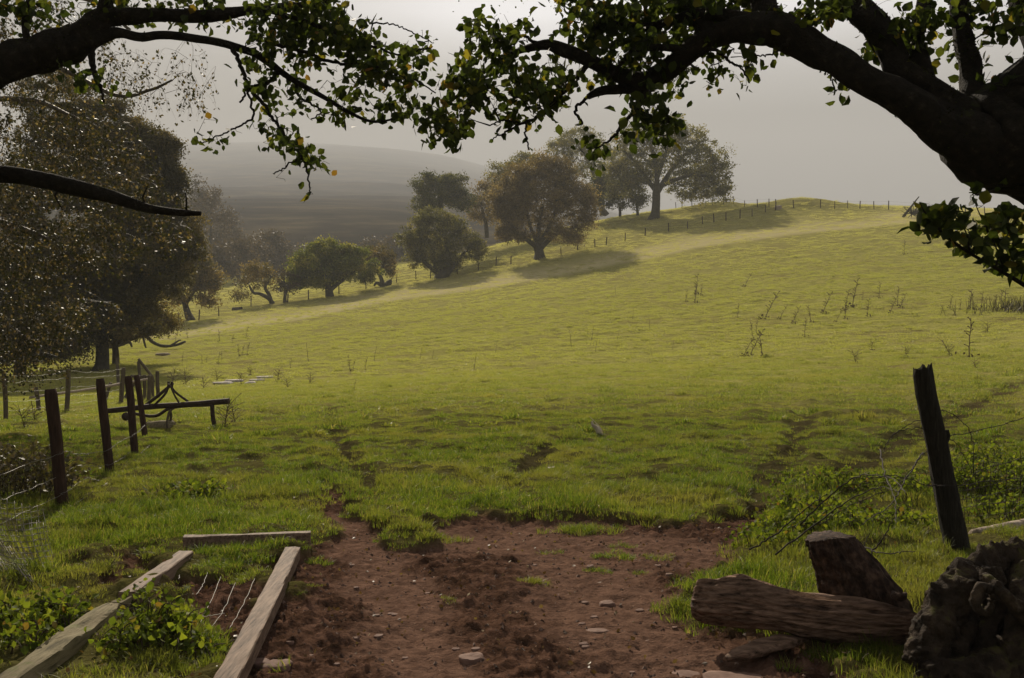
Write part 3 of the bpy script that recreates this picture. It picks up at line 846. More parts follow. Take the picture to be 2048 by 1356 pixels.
# dim woodland beyond the lower fence, each tree its own thing
GW = 'dim trees in the misty hollow beyond the pasture'
wood = [(440, 560, 200, 60, 70), (478, 558, 215, 56, 90), (510, 556, 230, 60, 80), (548, 555, 240, 52, 100), (575, 560, 250, 46, 70), (600, 556, 235, 30, 50), (455, 530, 270, 44, 110), (420, 520, 250, 60, 150),
        (742, 520, 260, 34, 38), (785, 515, 270, 34, 42), (690, 520, 280, 30, 34), (810, 512, 265, 26, 30), (620, 535, 300, 34, 46), (400, 470, 280, 44, 120)]
for q_, (bx, by, Y, hw, h) in enumerate(wood):
    gz_ = base_ground((bx - 1024) / F * Y, Y)[0]; rowb = 678 - (gz_ - EYE) / Y * F
    T_(['brown misty tree showing just right of the small leaning thorn tree', 'misty tree behind the gap between leaning thorn and open thorn', 'misty tree directly above the bare twin stems of the open thorn', 'tallest brown misty tree above the open thorn', 'misty brown tree behind the thin dark thorn stem', 'small misty tree hidden against the left of the dense green tree',
        'large hazy tree standing back in the hollow, right of the big dark tree', 'tall hazy tree touching the right side of the big dark tree crown', 'low scrub bush just above the gnarled thorn', 'low scrub bush right of the gnarled thorn', 'low scrub bush behind the top of the dense green tree', 'low scrub bush against the left of the many-stemmed thorn',
        'hazy bush behind the left shoulder of the dense green tree', 'tallest hazy tree of the hollow, half hidden by the big dark tree'][q_], 'tree' if bx < 650 else 'bush', (bx, by, Y),
       [[(bx, rowb + 4, 3.5), (bx, rowb - (rowb - by) - h * 0.3, 2.5), (bx + 3, by - h * 0.6, 1.5)]],
       [(bx, by - h * 0.5, hw * 0.6, h * 0.38, 40), (bx - hw * 0.4, by - h * 0.35, hw * 0.4, h * 0.3, 22), (bx + hw * 0.4, by - h * 0.38, hw * 0.4, h * 0.3, 22), (bx, by - h * 0.8, hw * 0.35, h * 0.2, 14)],
       'c_wood', 0.45, 24, 1.1, 50 + q_, GW if bx < 650 else 'scrub bushes at the far edge of the pasture', rmin=0.03, step=1.0, name='tree' if bx < 650 else 'bush')

# the big dark trees on the left
T_('large dark broadleaf tree on the left, rising tallest behind the stock fence', 'tree', (205, 742),
   [[(200, 748, 19), (202, 728, 14), (203, 700, 13), (202, 660, 12), (208, 600, 10), (215, 520, 8), (225, 430, 6), (232, 340, 4)], [(203, 640, 8), (260, 560, 6), (320, 480, 4), (370, 430, 3)], [(204, 620, 7), (150, 540, 6), (90, 450, 5), (50, 380, 3)],
    [(215, 520, 6), (290, 420, 4), (330, 340, 3)]],
   [(200, 260, 90, 60, 120), (272, 292, 48, 56, 80), (322, 335, 34, 46, 50), (120, 330, 110, 90, 150), (250, 400, 110, 80, 180), (325, 430, 45, 56, 80), (365, 465, 40, 40, 50), (60, 460, 110, 110, 150), (230, 500, 120, 70, 140),
    (340, 500, 70, 40, 60), (300, 560, 90, 50, 70), (120, 200, 90, 60, 60), (80, 600, 110, 70, 110), (350, 515, 34, 26, 22), (250, 610, 56, 36, 50), (130, 560, 100, 60, 110), (250, 660, 60, 24, 36), (330, 290, 24, 26, 24), (352, 360, 20, 22, 20)], 'c_left', 0.12, 80, 0.34, 71, rmin=0.012, droop=0.2, step=0.4, dens=2.8)
T_('low bushy thorn with tawny sunlit leaves in front of the big dark tree', 'bush', (230, 728),
   [[(232, 730, 8), (234, 700, 6), (228, 660, 5), (225, 620, 4), (228, 570, 3)], [(232, 690, 4), (280, 650, 3), (320, 630, 2)]],
   [(220, 560, 60, 40, 110), (170, 590, 50, 44, 90), (265, 590, 50, 46, 100), (300, 640, 50, 26, 66), (322, 652, 24, 14, 18), (220, 630, 70, 34, 80), (160, 650, 60, 30, 60), (240, 530, 40, 20, 34), (285, 560, 40, 26, 44)], 'c_gold', 0.10, 80, 0.42, 72, dens=2.6, rmin=0.012, step=0.3, name='thorn_bush')
T_('dark undergrowth tree at the far left under the birch, trunk lost in shade', 'tree', (40, 752),
   [[(40, 756, 12), (42, 700, 10), (40, 620, 8)]],
   [(40, 640, 90, 60, 130), (-60, 600, 90, 90, 120), (120, 670, 50, 34, 60), (30, 700, 70, 24, 50), (-80, 700, 90, 40, 50), (110, 690, 60, 30, 44), (150, 640, 50, 50, 60), (60, 560, 100, 60, 90)], 'c_left', 0.13, 80, 0.5, 73, dens=3.0, rmin=0.012, step=0.4)

# birch: trunk out of the frame on the left, drooping sprays with glinting leaves
def birch():
    r = np.random.default_rng(81)
    Y = 19.0; x0 = (-330 - 1024) / F * Y; z0 = ground(x0, Y)[0]
    root = empty('birch_tree', (x0, Y, z0), 'birch with drooping sprays of small glinting leaves, filling the left edge of the view', 'tree')
    G = Geo(); skel = []
    def st(pts, s=8):
        a = np.array([[*P(p[0], p[1], p[2]), p[3] * p[2] / F] for p in pts]); sp = smooth_path(a, 8 * len(pts))
        tube(G, sp[:, :3], sp[:, 3], s, disp=bark(0.06, 2, 3)); skel.append(sp[:, :3])
    zb = 678 - (z0 - EYE) / Y * F
    st([(-330, zb + 20, Y, 26), (-325, 600, Y, 22), (-310, 350, Y, 18), (-290, 100, Y, 14), (-270, -200, Y, 8)])
    st([(-315, 420, Y, 12), (-200, 290, 18.6, 9), (-60, 210, 18.4, 6), (60, 200, 18.2, 5), (150, 235, 18, 3)])
    st([(-300, 250, Y, 11), (-150, 60, 18.6, 8), (0, -20, 18.5, 6), (180, 0, 18.5, 5), (260, 60, 18.5, 3)])
    st([(-320, 520, Y, 9), (-200, 440, 18.5, 7), (-60, 430, 18, 5), (80, 470, 18, 3), (160, 530, 18, 2)])
    st([(-290, 150, Y, 9), (-100, 90, 18.5, 7), (100, 130, 18.5, 5), (230, 190, 18.5, 4), (300, 180, 18.5, 3), (345, 160, 18.5, 2)])
    st([(-325, 600, Y, 8), (-200, 570, 18.3, 6), (-50, 610, 18, 4), (60, 680, 18, 2)])
    sk = np.concatenate(skel)
    bl = [(60, 180, 110, 70, 60), (180, 260, 90, 60, 60), (60, 320, 110, 90, 90), (200, 360, 80, 70, 60), (60, 470, 110, 90, 90), (190, 470, 90, 70, 60), (280, 340, 40, 60, 20), (60, 600, 100, 90, 90), (160, 620, 60, 50, 26), (40, 700, 90, 60, 56),
          (330, 440, 70, 60, 24), (300, 170, 60, 60, 26), (380, 130, 45, 50, 22), (390, 190, 30, 30, 8), (250, 120, 50, 40, 18), (-100, 300, 120, 200, 100), (-100, 620, 120, 140, 70), (-100, 50, 160, 120, 50), (100, 30, 150, 50, 40)]
    T = blob_targets([(*b_, 18.2, 1.3) for b_ in bl], r)
    for p, rr in colonize(sk, T, r, 0.25, 0.22, 0.0028, 0.42, 0.14, origin=sk[0]):
        tube(G, p, rr, 3, cap=False)
    # hanging twiglets with leaves along them
    GL = Geo(); LP = []
    for t in T:
        sparse = (t[0] / t[1] * F + 1024 > 240) and (EYE + 0) and (678 - (t[2] - EYE) / t[1] * F < 240)
        for kx in range(2 if sparse else 4):
            L = r.uniform(0.2, 0.55); n = 6
            d = r.normal(size=3) * np.array([0.7, 0.7, 0.2]); s = np.linspace(0, 1, n)[:, None]
            p = t + d * s * L * 0.7 + np.array([0, 0, -1]) * (s ** 1.6) * L
            tube(G, p, np.full(n, 0.0016), 3, cap=False)
            m_ = 4 if sparse else 7
            LP.append(p[r.integers(1, n, m_)] + r.normal(size=(m_, 3)) * 0.03)
    place('trunk', G, M['birch_twig'], root)
    leaves(GL, np.concatenate(LP), 0.065, None, 0.9, r, 'rhomb')
    place('crown', GL, M['birch_leaf'], root, smooth=False)
birch()

# overhead boughs close to the camera
def bough_tree(name, label, trunk, limbs, twigs, blobs, seed, leaf=0.046, per=3.6, high=()):
    r = np.random.default_rng(seed)
    x0, y0 = trunk[0][0], trunk[0][1]
    z0 = ground(x0, y0)[0]
    root = empty(name, (x0, y0, z0), label, 'tree')
    G = Geo(); skel = []; tskel = []; MP, MD = [], []
    tp = np.array(trunk, float); tp[0, 2] = z0 - 0.1
    sp = smooth_path(tp, 40); tube(G, sp[:, :3], sp[:, 3], 28, disp=bark(0.09, 3, seed, 2.5))
    for li, l in enumerate(limbs):
        a = np.array([[*P(p[0], p[1], p[2]), p[3] * p[2] / F] for p in l])
        L = np.linalg.norm(np.diff(a[:, :3], axis=0), axis=1).sum()
        sp = smooth_path(a, int(max(16, L / 0.03)))
        big = sp[:, 3].max() > 0.03
        if big:
            s_ = np.linspace(0, L, len(sp))
            for c_ in range(3): sp[:, c_] += fbm(s_ * 3.2 + 9 * li, s_ * 0 + c_ * 7.7, None, 3, seed + li) * sp[:, 3] * 0.35
        tube(G, sp[:, :3], np.maximum(sp[:, 3], 0.0025), 20 if big else 6, disp=bark(0.15 if big else 0.08, 3.5, seed + li, 9))
        if sp[:, 3].max() > 0.06:      # moss and lichen fringe on the thick limbs
            m_ = int(L * 900); ii = r.integers(0, len(sp), m_); an = r.normal(size=(m_, 3)); dd_ = np.gradient(sp[:, :3], axis=0)[ii]; dd_ /= np.linalg.norm(dd_, axis=1)[:, None]
            an -= dd_ * (an * dd_).sum(1)[:, None]; an /= np.linalg.norm(an, axis=1)[:, None]
            kk_ = (sp[ii, 3] > 0.045) & (fbm(sp[ii, 0] * 6, sp[ii, 2] * 6, None, 2, 4) > -0.15)
            MP.append((sp[ii, :3] + an * sp[ii, 3:4] * 1.0)[kk_]); MD.append(an[kk_])
        skel.append(sp[::3, :3])
    for l in twigs:
        a = np.array([[*P(p[0], p[1], p[2]), p[3] * p[2] / F] for p in l])
        sp = smooth_path(a, len(l) * 7)
        sp[1:, :3] += r.normal(size=(len(sp) - 1, 3)) * 0.004
        tube(G, sp[:, :3], np.maximum(sp[:, 3], 0.0018), 5)
        skel.append(sp[:, :3])
        tskel.append(sp[:, :3])
    sk = np.concatenate(skel)
    T = blob_targets(blobs, r)
    P_ = colonize(sk, T, r, 0.06, 0.30, 0.0014, 0.42, 0.03, origin=np.array(trunk[-1][:3]), far=0.5)
    LP, LD = [], []
    for p, rr in P_:
        tube(G, p, rr, 4, cap=False)
        n = len(p)
        m_ = max(1, int(r.poisson(per)))
        ii = (n - 1 - (r.uniform(0, 1, m_) ** 1.1 * min(n - 1, 8))).astype(int)
        LP.append(p[ii] + r.normal(size=(m_, 3)) * 0.034)
    if tskel:
        ts = np.concatenate(tskel)
        LP.append(ts[r.uniform(0, 1, len(ts)) < 0.16] + r.normal(size=(1, 3)) * 0.005)
    # upper crown, high above the frame
    for (lx, ly, lz, ex, ey, ez, n_h) in high:
        u = r.normal(size=(n_h, 3)); u /= np.linalg.norm(u, axis=1)[:, None]; u *= (r.uniform(0, 1, n_h) ** .45)[:, None]
        Th = np.array([lx, ly, lz]) + u * np.array([ex, ey, ez])
        l0 = smooth_path(np.array([tp[-1][:3], [tp[-1][0] * .7 + lx * .3, tp[-1][1] * .7 + ly * .3 - 1.2, lz * .75], [lx, ly, lz]]), 30)
        tube(G, l0, np.linspace(.16, .05, 30), 10, disp=bark(.1, 3, 3, 4))
        for p, rr in colonize(l0[12:], Th, r, .25, .2, .006, .45, .03, origin=l0[12]):
            tube(G, p, rr, 4, cap=False)
            m_ = 26; LP.append(np.repeat(p[-1:], m_, axis=0) + r.normal(size=(m_, 3)) * .28)
    place('trunk', G, M['bark'], root)
    GM = Geo(); leaves(GM, np.concatenate(MP), 0.015, np.concatenate(MD), 0.3, r, 'rhomb')
    place('moss', GM, M['moss'], root, smooth=False)
    LPc = np.concatenate(LP); k3 = len(LPc) // 3
    GL = Geo(); leaves(GL, LPc[:k3], leaf * 1.25, None, 0.9, r, 'leaf'); leaves(GL, LPc[k3:2 * k3], leaf, None, 0.6, r, 'leaf'); leaves(GL, LPc[2 * k3:], leaf * .7, None, 0.4, r, 'leaf')
    place('crown', GL, M['near_leaf'], root, smooth=False)
    return root

R_l = [
    [(2290, 280, 5.4, 150), (2180, 260, 5.25, 138), (2100, 262, 5.1, 122), (2020, 285, 5.0, 96), (1955, 300, 4.95, 66), (1905, 272, 4.9, 46), (1860, 232, 4.9, 36), (1790, 186, 4.9, 29), (1700, 138, 5, 29), (1620, 92, 5.05, 29), (1540, 55, 5.1, 31), (1470, 60, 5.2, 23), (1400, 92, 5.3, 20), (1340, 138, 5.4, 19), (1290, 168, 5.5, 17), (1240, 178, 5.5, 10), (1200, 183, 5.5, 8), (1176, 194, 5.5, 5)],
    [(2045, 275, 5, 82), (2115, 205, 4.95, 98), (2205, 110, 4.9, 92), (2300, -40, 4.9, 76), (2380, -320, 5, 52)],
    [(1950, 235, 4.95, 30), (1870, 188, 5, 25), (1810, 150, 5, 24), (1770, 90, 5.05, 25), (1745, 45, 5.1, 25), (1695, 0, 5.2, 23), (1640, -80, 5.3, 24), (1600, -200, 5.4, 16), (1620, -420, 5.6, 8)],
    [(1945, 235, 5, 26), (1938, 130, 5.1, 19), (1922, 50, 5.2, 17), (1905, -60, 5.3, 17), (1880, -200, 5.5, 12), (1900, -450, 5.8, 7)],
    [(1860, 190, 5, 18), (1835, 90, 5.1, 15), (1850, 0, 5.2, 13), (1870, -120, 5.4, 9), (1820, -300, 5.5, 6)],
    [(1545, 60, 5.1, 26), (1525, 0, 5.2, 22), (1500, -90, 5.4, 18), (1470, -220, 5.6, 12), (1380, -420, 6, 8)],
    [(1430, 85, 5.25, 20), (1400, 40, 5.3, 16), (1350, 0, 5.4, 13), (1290, -80, 5.6, 9), (1200, -200, 6, 6)],
    [(1530, 50, 5.1, 16), (1460, 34, 5.2, 13), (1380, 30, 5.3, 10), (1300, 52, 5.4, 8), (1230, 48, 5.4, 6), (1170, 60, 5.5, 4)],
    [(1310, 165, 5.45, 16), (1240, 150, 5.5, 14), (1180, 122, 5.5, 13), (1125, 97, 5.55, 12), (1085, 90, 5.6, 9), (1010, 112, 5.7, 4), (960, 150, 5.8, 3.4), (905, 200, 5.9, 2.6), (850, 240, 6, 1.6)],
    [(1380, 105, 5.3, 9), (1330, 95, 5.3, 7), (1270, 100, 5.3, 6), (1240, 130, 5.3, 4), (1215, 160, 5.3, 3)],
]
R_t = [
    [(1175, 130, 5.5, 6), (1130, 180, 5.5, 5), (1085, 228, 5.5, 4), (1040, 248, 5.5, 3), (1005, 268, 5.5, 2), (985, 275, 5.5, 1.2)],
    [(1040, 248, 5.5, 2.6), (1010, 240, 5.5, 2), (980, 250, 5.5, 1.4)],
    [(1055, 240, 5.5, 2.6), (1052, 270, 5.5, 2), (1058, 300, 5.5, 1.4)],
    [(1300, 170, 5.4, 7), (1275, 215, 5.4, 5), (1245, 250, 5.4, 4), (1225, 275, 5.4, 3), (1190, 300, 5.4, 1.6)],
    [(1270, 220, 5.4, 4), (1320, 240, 5.4, 3), (1360, 250, 5.4, 2)],
    [(1420, 95, 5.2, 4), (1455, 118, 5.2, 3), (1485, 140, 5.2, 2), (1502, 168, 5.2, 1.4)],
    [(1085, 92, 5.6, 4), (1040, 70, 5.6, 3), (990, 60, 5.6, 2), (930, 78, 5.7, 1.4)],
    [(960, 150, 5.8, 3), (945, 200, 5.8, 2.5), (930, 240, 5.8, 2), (905, 290, 5.8, 1.4)],
    [(900, 205, 5.9, 2.4), (870, 250, 5.9, 2), (890, 280, 5.9, 1.2), (905, 305, 5.9, 1)],
    [(1665, 120, 5, 3), (1662, 150, 5, 2), (1672, 182, 5, 1.5)],
    [(1580, 78, 5, 3), (1545, 108, 5, 2), (1510, 112, 5, 1.4)],
    [(2010, 355, 4.9, 5), (1990, 380, 4.8, 4), (1950, 388, 4.7, 2)],
    [(1180, 190, 5.5, 4), (1150, 220, 5.5, 3), (1165, 250, 5.5, 2)],
]
RD = 5.5
R_b = [(880, 235, 55, 34, 34), (930, 150, 55, 50, 44), (1000, 90, 80, 42, 54), (1010, 180, 70, 45, 40), (1100, 165, 70, 50, 44), (1190, 60, 80, 50, 66), (1290, 40, 90, 50, 80), (1250, 125, 80, 36, 50), (1380, 40, 70, 45, 60),
       (1290, 235, 70, 28, 34), (1450, 125, 45, 22, 16), (1620, 30, 70, 30, 44), (1810, 70, 80, 60, 60), (1985, 60, 50, 60, 26), (1370, 150, 30, 40, 12), (1185, 298, 30, 12, 8), (1340, 262, 40, 14, 10), (1455, 10, 70, 30, 40),
       (905, 285, 12, 18, 4), (1180, -20, 90, 30, 30), (1065, 235, 40, 20, 7), (1500, 140, 14, 26, 6), (1965, 170, 50, 24, 10), (1665, 178, 8, 10, 2), (1970, 10, 120, 30, 26)]
R_bl = [(*b_[:4], int(b_[4] * 1.35), RD - 0.4 * (b_[0] > 1600), 0.55) for b_ in R_b]
R_bl += [(1300, -240, 500, 160, 340, 6.2, 1.3), (1900, -200, 300, 170, 240, 5.6, 1.4), (2300, 0, 250, 200, 120, 5.2, 1.0)]
bough_tree('overhanging_tree', 'thick dark mossy tree arching over the gateway, trunk off to the right', [(4.1, 5.6, 0, .62), (4.0, 5.55, .5, .50), (3.75, 5.5, 1.3, .46), (3.5, 5.45, 2.0, .44), (3.2, 5.35, 2.55, .36)],
           R_l, R_t, R_bl, 91, high=[(1.0, 17.0, 8.8, 3.0, 2.0, 1.0, 120), (0.6, 15.4, 7.9, 1.8, 1.3, .8, 90), (5.5, 12, 9, 4, 4, 2, 120)])

L_l = [
    [(-420, 430, 6.2, 70), (-200, 250, 6, 52), (-60, 160, 6, 40), (40, 118, 6, 34), (110, 95, 6, 35), (160, 75, 6, 27), (205, 36, 6, 18), (270, 30, 6, 15), (340, 33, 6, 12), (430, 30, 6, 11), (500, 22, 6.1, 9), (570, 14, 6.2, 8), (650, 2, 6.3, 6), (740, -30, 6.4, 4)],
    [(140, 92, 6, 24), (200, 74, 6, 13), (235, 66, 6, 10), (280, 74, 6, 8), (330, 70, 6, 7.5), (400, 78, 6, 7), (460, 90, 6, 7.5), (520, 112, 6.1, 7), (580, 155, 6.1, 5.5), (640, 190, 6.1, 4.5), (700, 225, 6.2, 3.4), (745, 243, 6.2, 2.6), (790, 238, 6.2, 1.6)],
    [(200, 60, 6, 15), (212, 0, 6, 13), (230, -90, 6, 10), (300, -260, 6.4, 6)],
    [(60, 110, 6, 8), (50, 40, 6, 6), (66, -30, 6, 4)],
    [(-100, 180, 6, 40), (-160, 0, 6, 36), (-120, -200, 6.3, 28), (60, -420, 7, 14)],
]
L_t = [
    [(465, 95, 6, 5), (482, 130, 6, 4.5), (495, 170, 6, 4), (520, 200, 6, 4), (545, 235, 6, 3.5), (570, 270, 6, 3), (600, 310, 6, 2.6), (615, 345, 6, 2), (622, 388, 6, 1.4)],
    [(490, 165, 6, 3), (502, 205, 6, 2.6), (505, 235, 6, 2.4), (470, 255, 6, 2), (430, 275, 6, 1.6), (400, 288, 6, 1.2)],
    [(530, 85, 6, 5), (600, 100, 6, 4), (660, 125, 6, 3.5), (740, 130, 6, 3), (810, 150, 6, 2), (870, 185, 6, 1.4)],
    [(520, 18, 6, 6), (600, 40, 6, 5), (680, 70, 6, 4), (740, 90, 6, 3), (800, 108, 6, 2), (862, 96, 6, 1.4)],
    [(182, 90, 6, 9), (186, 140, 6, 6), (200, 170, 6, 4), (207, 205, 6, 2)],
    [(740, 46, 6.2, 2), (790, 50, 6.2, 1.6), (830, 68, 6.2, 1.4), (868, 88, 6.2, 1)],
    [(600, 310, 6, 2), (570, 335, 6, 1.6), (545, 348, 6, 1.2)],
    [(590, 160, 6.1, 4), (600, 195, 6.1, 3), (640, 220, 6.1, 2), (625, 240, 6.1, 1.4)],
    [(560, 140, 6.1, 5), (535, 165, 6.1, 4), (500, 175, 6.1, 3), (480, 205, 6.1, 2)],
]
L_b = [(600, 40, 100, 42, 80), (690, 95, 85, 40, 64), (760, 130, 75, 45, 52), (560, 110, 70, 45, 40), (690, 190, 90, 36, 34), (540, 175, 50, 45, 20), (560, 262, 45, 26, 13), (605, 312, 34, 20, 12), (635, 325, 24, 10, 8),
       (490, 268, 30, 13, 6), (422, 285, 22, 7, 4), (622, 386, 8, 6, 2), (547, 346, 10, 6, 2), (800, 175, 60, 40, 26), (835, 105, 36, 26, 14), (186, 165, 24, 34, 16), (400, 10, 140, 22, 46), (250, 8, 110, 28, 34), (60, 30, 80, 40, 32), (640, 10, 90, 24, 40),
       (745, 30, 12, 10, 2)]
L_bl = [(*b_[:4], int(b_[4] * 1.3), 6.1, 0.55) for b_ in L_b] + [(350, -240, 450, 160, 300, 6.6, 1.3), (0, -120, 250, 120, 120, 6.4, 1.2), (700, -160, 160, 80, 60, 6.6, 0.8)]
bough_tree('overhanging_tree', 'dark leafy tree with boughs reaching in across the top left of the sky', [(-4.9, 6.3, 0, .55), (-4.8, 6.25, .8, .42), (-4.6, 6.2, 1.9, .36), (-4.3, 6.2, 2.6, .26)],
           L_l, L_t, L_bl, 92, high=[(-5.2, 16.0, 9.0, 3.4, 2.0, 1.1, 80)])

# dead limb crossing the left edge
def dead_limb():
    G = Geo()
    a = np.array([[*P(p[0], p[1], p[2]), p[3] * p[2] / F] for p in [(-760, 470, 6.6, 26), (-500, 400, 6.6, 20), (-200, 345, 6.5, 19), (0, 347, 6.5, 15), (80, 360, 6.5, 15), (150, 374, 6.5, 15), (220, 393, 6.5, 13), (290, 415, 6.5, 9), (350, 424, 6.5, 7), (402, 427, 6.5, 4)]])
    sp = smooth_path(a, 120); tube(G, sp[:, :3], sp[:, 3], 16, disp=bark(0.14, 3, 5, 6))
    for l in [[(292, 413, 6.5, 3), (285, 395, 6.5, 2), (296, 370, 6.5, 1)], [(372, 424, 6.5, 2.5), (373, 405, 6.5, 2), (371, 385, 6.5, 1.4)], [(120, 370, 6.5, 4), (110, 392, 6.5, 2.4), (125, 420, 6.5, 1)]]:
        b_ = np.array([[*P(p[0], p[1], p[2]), p[3] * p[2] / F] for p in l]); tube(G, b_[:, :3], b_[:, 3], 5)
    # its own stump of a trunk outside the frame
    x0, y0 = a[0][0] - 0.2, 6.6
    z0 = ground(x0, y0)[0]
    t = np.array([[x0, y0, z0 - 0.1, .17], [x0 + .03, y0, 1.2, .14], [x0 + 0.05, y0, 2.6, .11], [x0 + .1, y0, 3.4, .08]]); s2 = smooth_path(t, 30); tube(G, s2[:, :3], s2[:, 3], 14, disp=bark(0.1, 3, 6, 3))
    root = empty('dead_tree', (x0, y0, z0), 'bare dead bough running in from the left edge, without leaves, tapering to a point', 'tree')
    place('limb', G, M['bark'], root)
dead_limb()

# leafy spray reaching in low from the right edge
def low_spray():
    r = np.random.default_rng(95)
    Y = 3.9
    x0, y0 = 2.75, 4.0; z0 = ground(x0, y0)[0]
    root = empty('sapling', (x0, y0, z0), 'low leafy spray reaching in from the right edge, below the thick bough', 'sapling')
    G = Geo()
    trunk = np.array([[x0, y0, z0 - .05, .02], [x0 - .05, y0, 0.7, .018], [x0 - .15, 3.95, 1.35, .014], [*P(2100, 605, Y), .010], [*P(2048, 570, Y), .009], [*P(1990, 535, Y), .007], [*P(1930, 500, Y), .006], [*P(1880, 460, Y), .005], [*P(1850, 425, Y), .003], [*P(1840, 405, Y), .002]])
    sp = smooth_path(trunk, 90); tube(G, sp[:, :3], sp[:, 3], 8)
    sk = [sp[20:, :3]]
    for l in [[(2010, 545), (1990, 490), (1965, 440), (1950, 405), (1945, 380)], [(1990, 535), (2010, 480), (2040, 430), (2060, 400)], [(1940, 505), (1930, 460), (1900, 425), (1880, 410)], [(2040, 565), (2060, 500), (2100, 440)]]:
        a = np.array([[*P(p[0], p[1], Y), 0.003] for p in l]); s_ = smooth_path(a, 24); tube(G, s_[:, :3], np.linspace(.0035, .0015, 24), 5); sk.append(s_[:, :3])
    sk = np.concatenate(sk)
    T = blob_targets([(1880, 450, 48, 42, 36, Y, .15), (1960, 470, 56, 52, 52, Y, .2), (2025, 500, 40, 60, 46, Y, .2), (1960, 400, 22, 18, 6, Y, .1), (2010, 430, 34, 26, 18, Y, .15), (1850, 430, 24, 30, 10, Y, .1), (2100, 520, 60, 80, 50, Y, .2)], r)
    LP = []
    for p, rr in colonize(sk, T, r, 0.04, 0.25, 0.001, 0.4, 0.02, origin=np.array(P(2100, 605, Y)), far=0.5):
        tube(G, p, rr, 4, cap=False); LP.append(p[-1:] + r.normal(size=(1, 3)) * 0.01)
        if r.uniform() < .6: LP.append(p[len(p) // 2:len(p) // 2 + 1])
    place('stem', G, M['bark'], root)
    GL = Geo(); leaves(GL, np.concatenate(LP), 0.058, None, 0.1, r, 'leaf')
    place('foliage', GL, M['near_leaf'], root, smooth=False)
    # loose broad leaves near the top right corner
low_spray()

# ------------------------------------------------------------------ fences
def post_geo(base, top, r, sides=10, seed=0, amp=0.05, jag=0.0, pointed=0.0):
    G = Geo()
    b, t = np.array(base, float), np.array(top, float)
    n = 24
    s = np.linspace(0, 1, n)[:, None]
    p = b * (1 - s) + t * s
    p[:, 0] += fbm(s[:, 0] * 2, s[:, 0] * 0 + seed, None, 2, 5) * r * 0.25
    rr = np.full(n, r); rr[-1] *= 0.86
    rr[0:3] *= 1.05
    tube(G, p, rr, sides, disp=bark(amp, 2.5, seed, 4))
    if jag:
        v = G.V[0]
        k = slice((n - 3) * sides, n * sides)
        a = np.arange(3 * sides) % sides
        v[k, 2] += (vnoise(a * 0.9, a * 0 + seed) * 0.5 + 0.2) * jag * np.repeat([0.2, 0.6, 1.0], sides)
    return G

def sag_wire(G, p0, p1, sag, r, barbs=False, rg=rng, wob=0.004, sides=4):
    p0, p1 = np.array(p0), np.array(p1)
    L = np.linalg.norm(p1 - p0); n = int(np.clip(L / 0.15, 6, 60))
    s = np.linspace(0, 1, n)[:, None]
    p = p0 * (1 - s) + p1 * s
    p[:, 2] -= (4 * s * (1 - s))[:, 0] * sag
    p[1:-1] += rg.normal(size=(n - 2, 3)) * wob
    tube(G, p, np.full(n, r), sides)
    if barbs:
        for q in np.arange(0.06, L, 0.13):
            i = min(int(q / L * (n - 1)), n - 2); c = p[i] + (p[i + 1] - p[i]) * 0.5
            for _ in range(2):
                d = rg.normal(size=3); d *= 0.016 / np.linalg.norm(d)
                tube(G, np.array([c - d, c + d]), np.full(2, r * 0.7), 3)

# long field fence on the hillside, its posts at the photo's spots
FP = [(358, 650), (398, 640), (438, 633), (502, 614), (575, 606), (617, 600), (678, 589), (732, 578), (793, 566), (832, 560), (861, 557), (915, 549), (957, 541), (992, 532), (1022, 529), (1086, 513), (1122, 510), (1155, 501),
      (1190, 495), (1212, 491), (1250, 483), (1290, 473), (1337, 463), (1375, 459), (1405, 449), (1428, 445), (1452, 442), (1480, 437), (1504, 434), (1531, 426), (1551, 421)]
SKY = [(1352, 412), (1364, 413), (1384, 412), (1425, 411), (1447, 411), (1467, 411), (1489, 414), (1515, 415), (1538, 414), (1552, 416), (1587, 418), (1641, 417), (1669, 417), (1695, 417), (1720, 417), (1748, 418), (1777, 420), (1887, 426), (1931, 429), (1970, 431), (2000, 432), (2034, 432)]
r_ = np.random.default_rng(5)
def far_fence(pts, label, hgt, rad_, name='fence', wires=True):
    P0 = [hz(*p) for p in pts]
    root = empty(name, P0[0], label, 'fence')
    tops = []
    for i, p in enumerate(P0):
        h = hgt * r_.uniform(0.9, 1.12); t = p + np.array([r_.normal() * 0.06, 0, h])
        place('post', post_geo(p - np.array([0, 0, 0.1]), t, rad_ * r_.uniform(0.85, 1.2), 7, i), M['grey_post'] if i % 5 == 3 else M['post'], root)
        tops.append((p, t))
    for k_, f in enumerate((0.3, 0.62, 0.93)):
        G = Geo()
        for (a, b), (c, d) in zip(tops[:-1], tops[1:]):
            if np.linalg.norm(a - c) < 25: sag_wire(G, a + (b - a) * f, c + (d - c) * f, 0.03, 0.007, wob=0.01, sides=3)
        place('wire', G, M['dark_wire'], root)
    return root
far_fence(FP, 'post and wire fence climbing the hillside behind the row of trees', 1.25, 0.07)
far_fence(SKY, 'line of thin fence posts along the skyline of the brow', 1.3, 0.065)

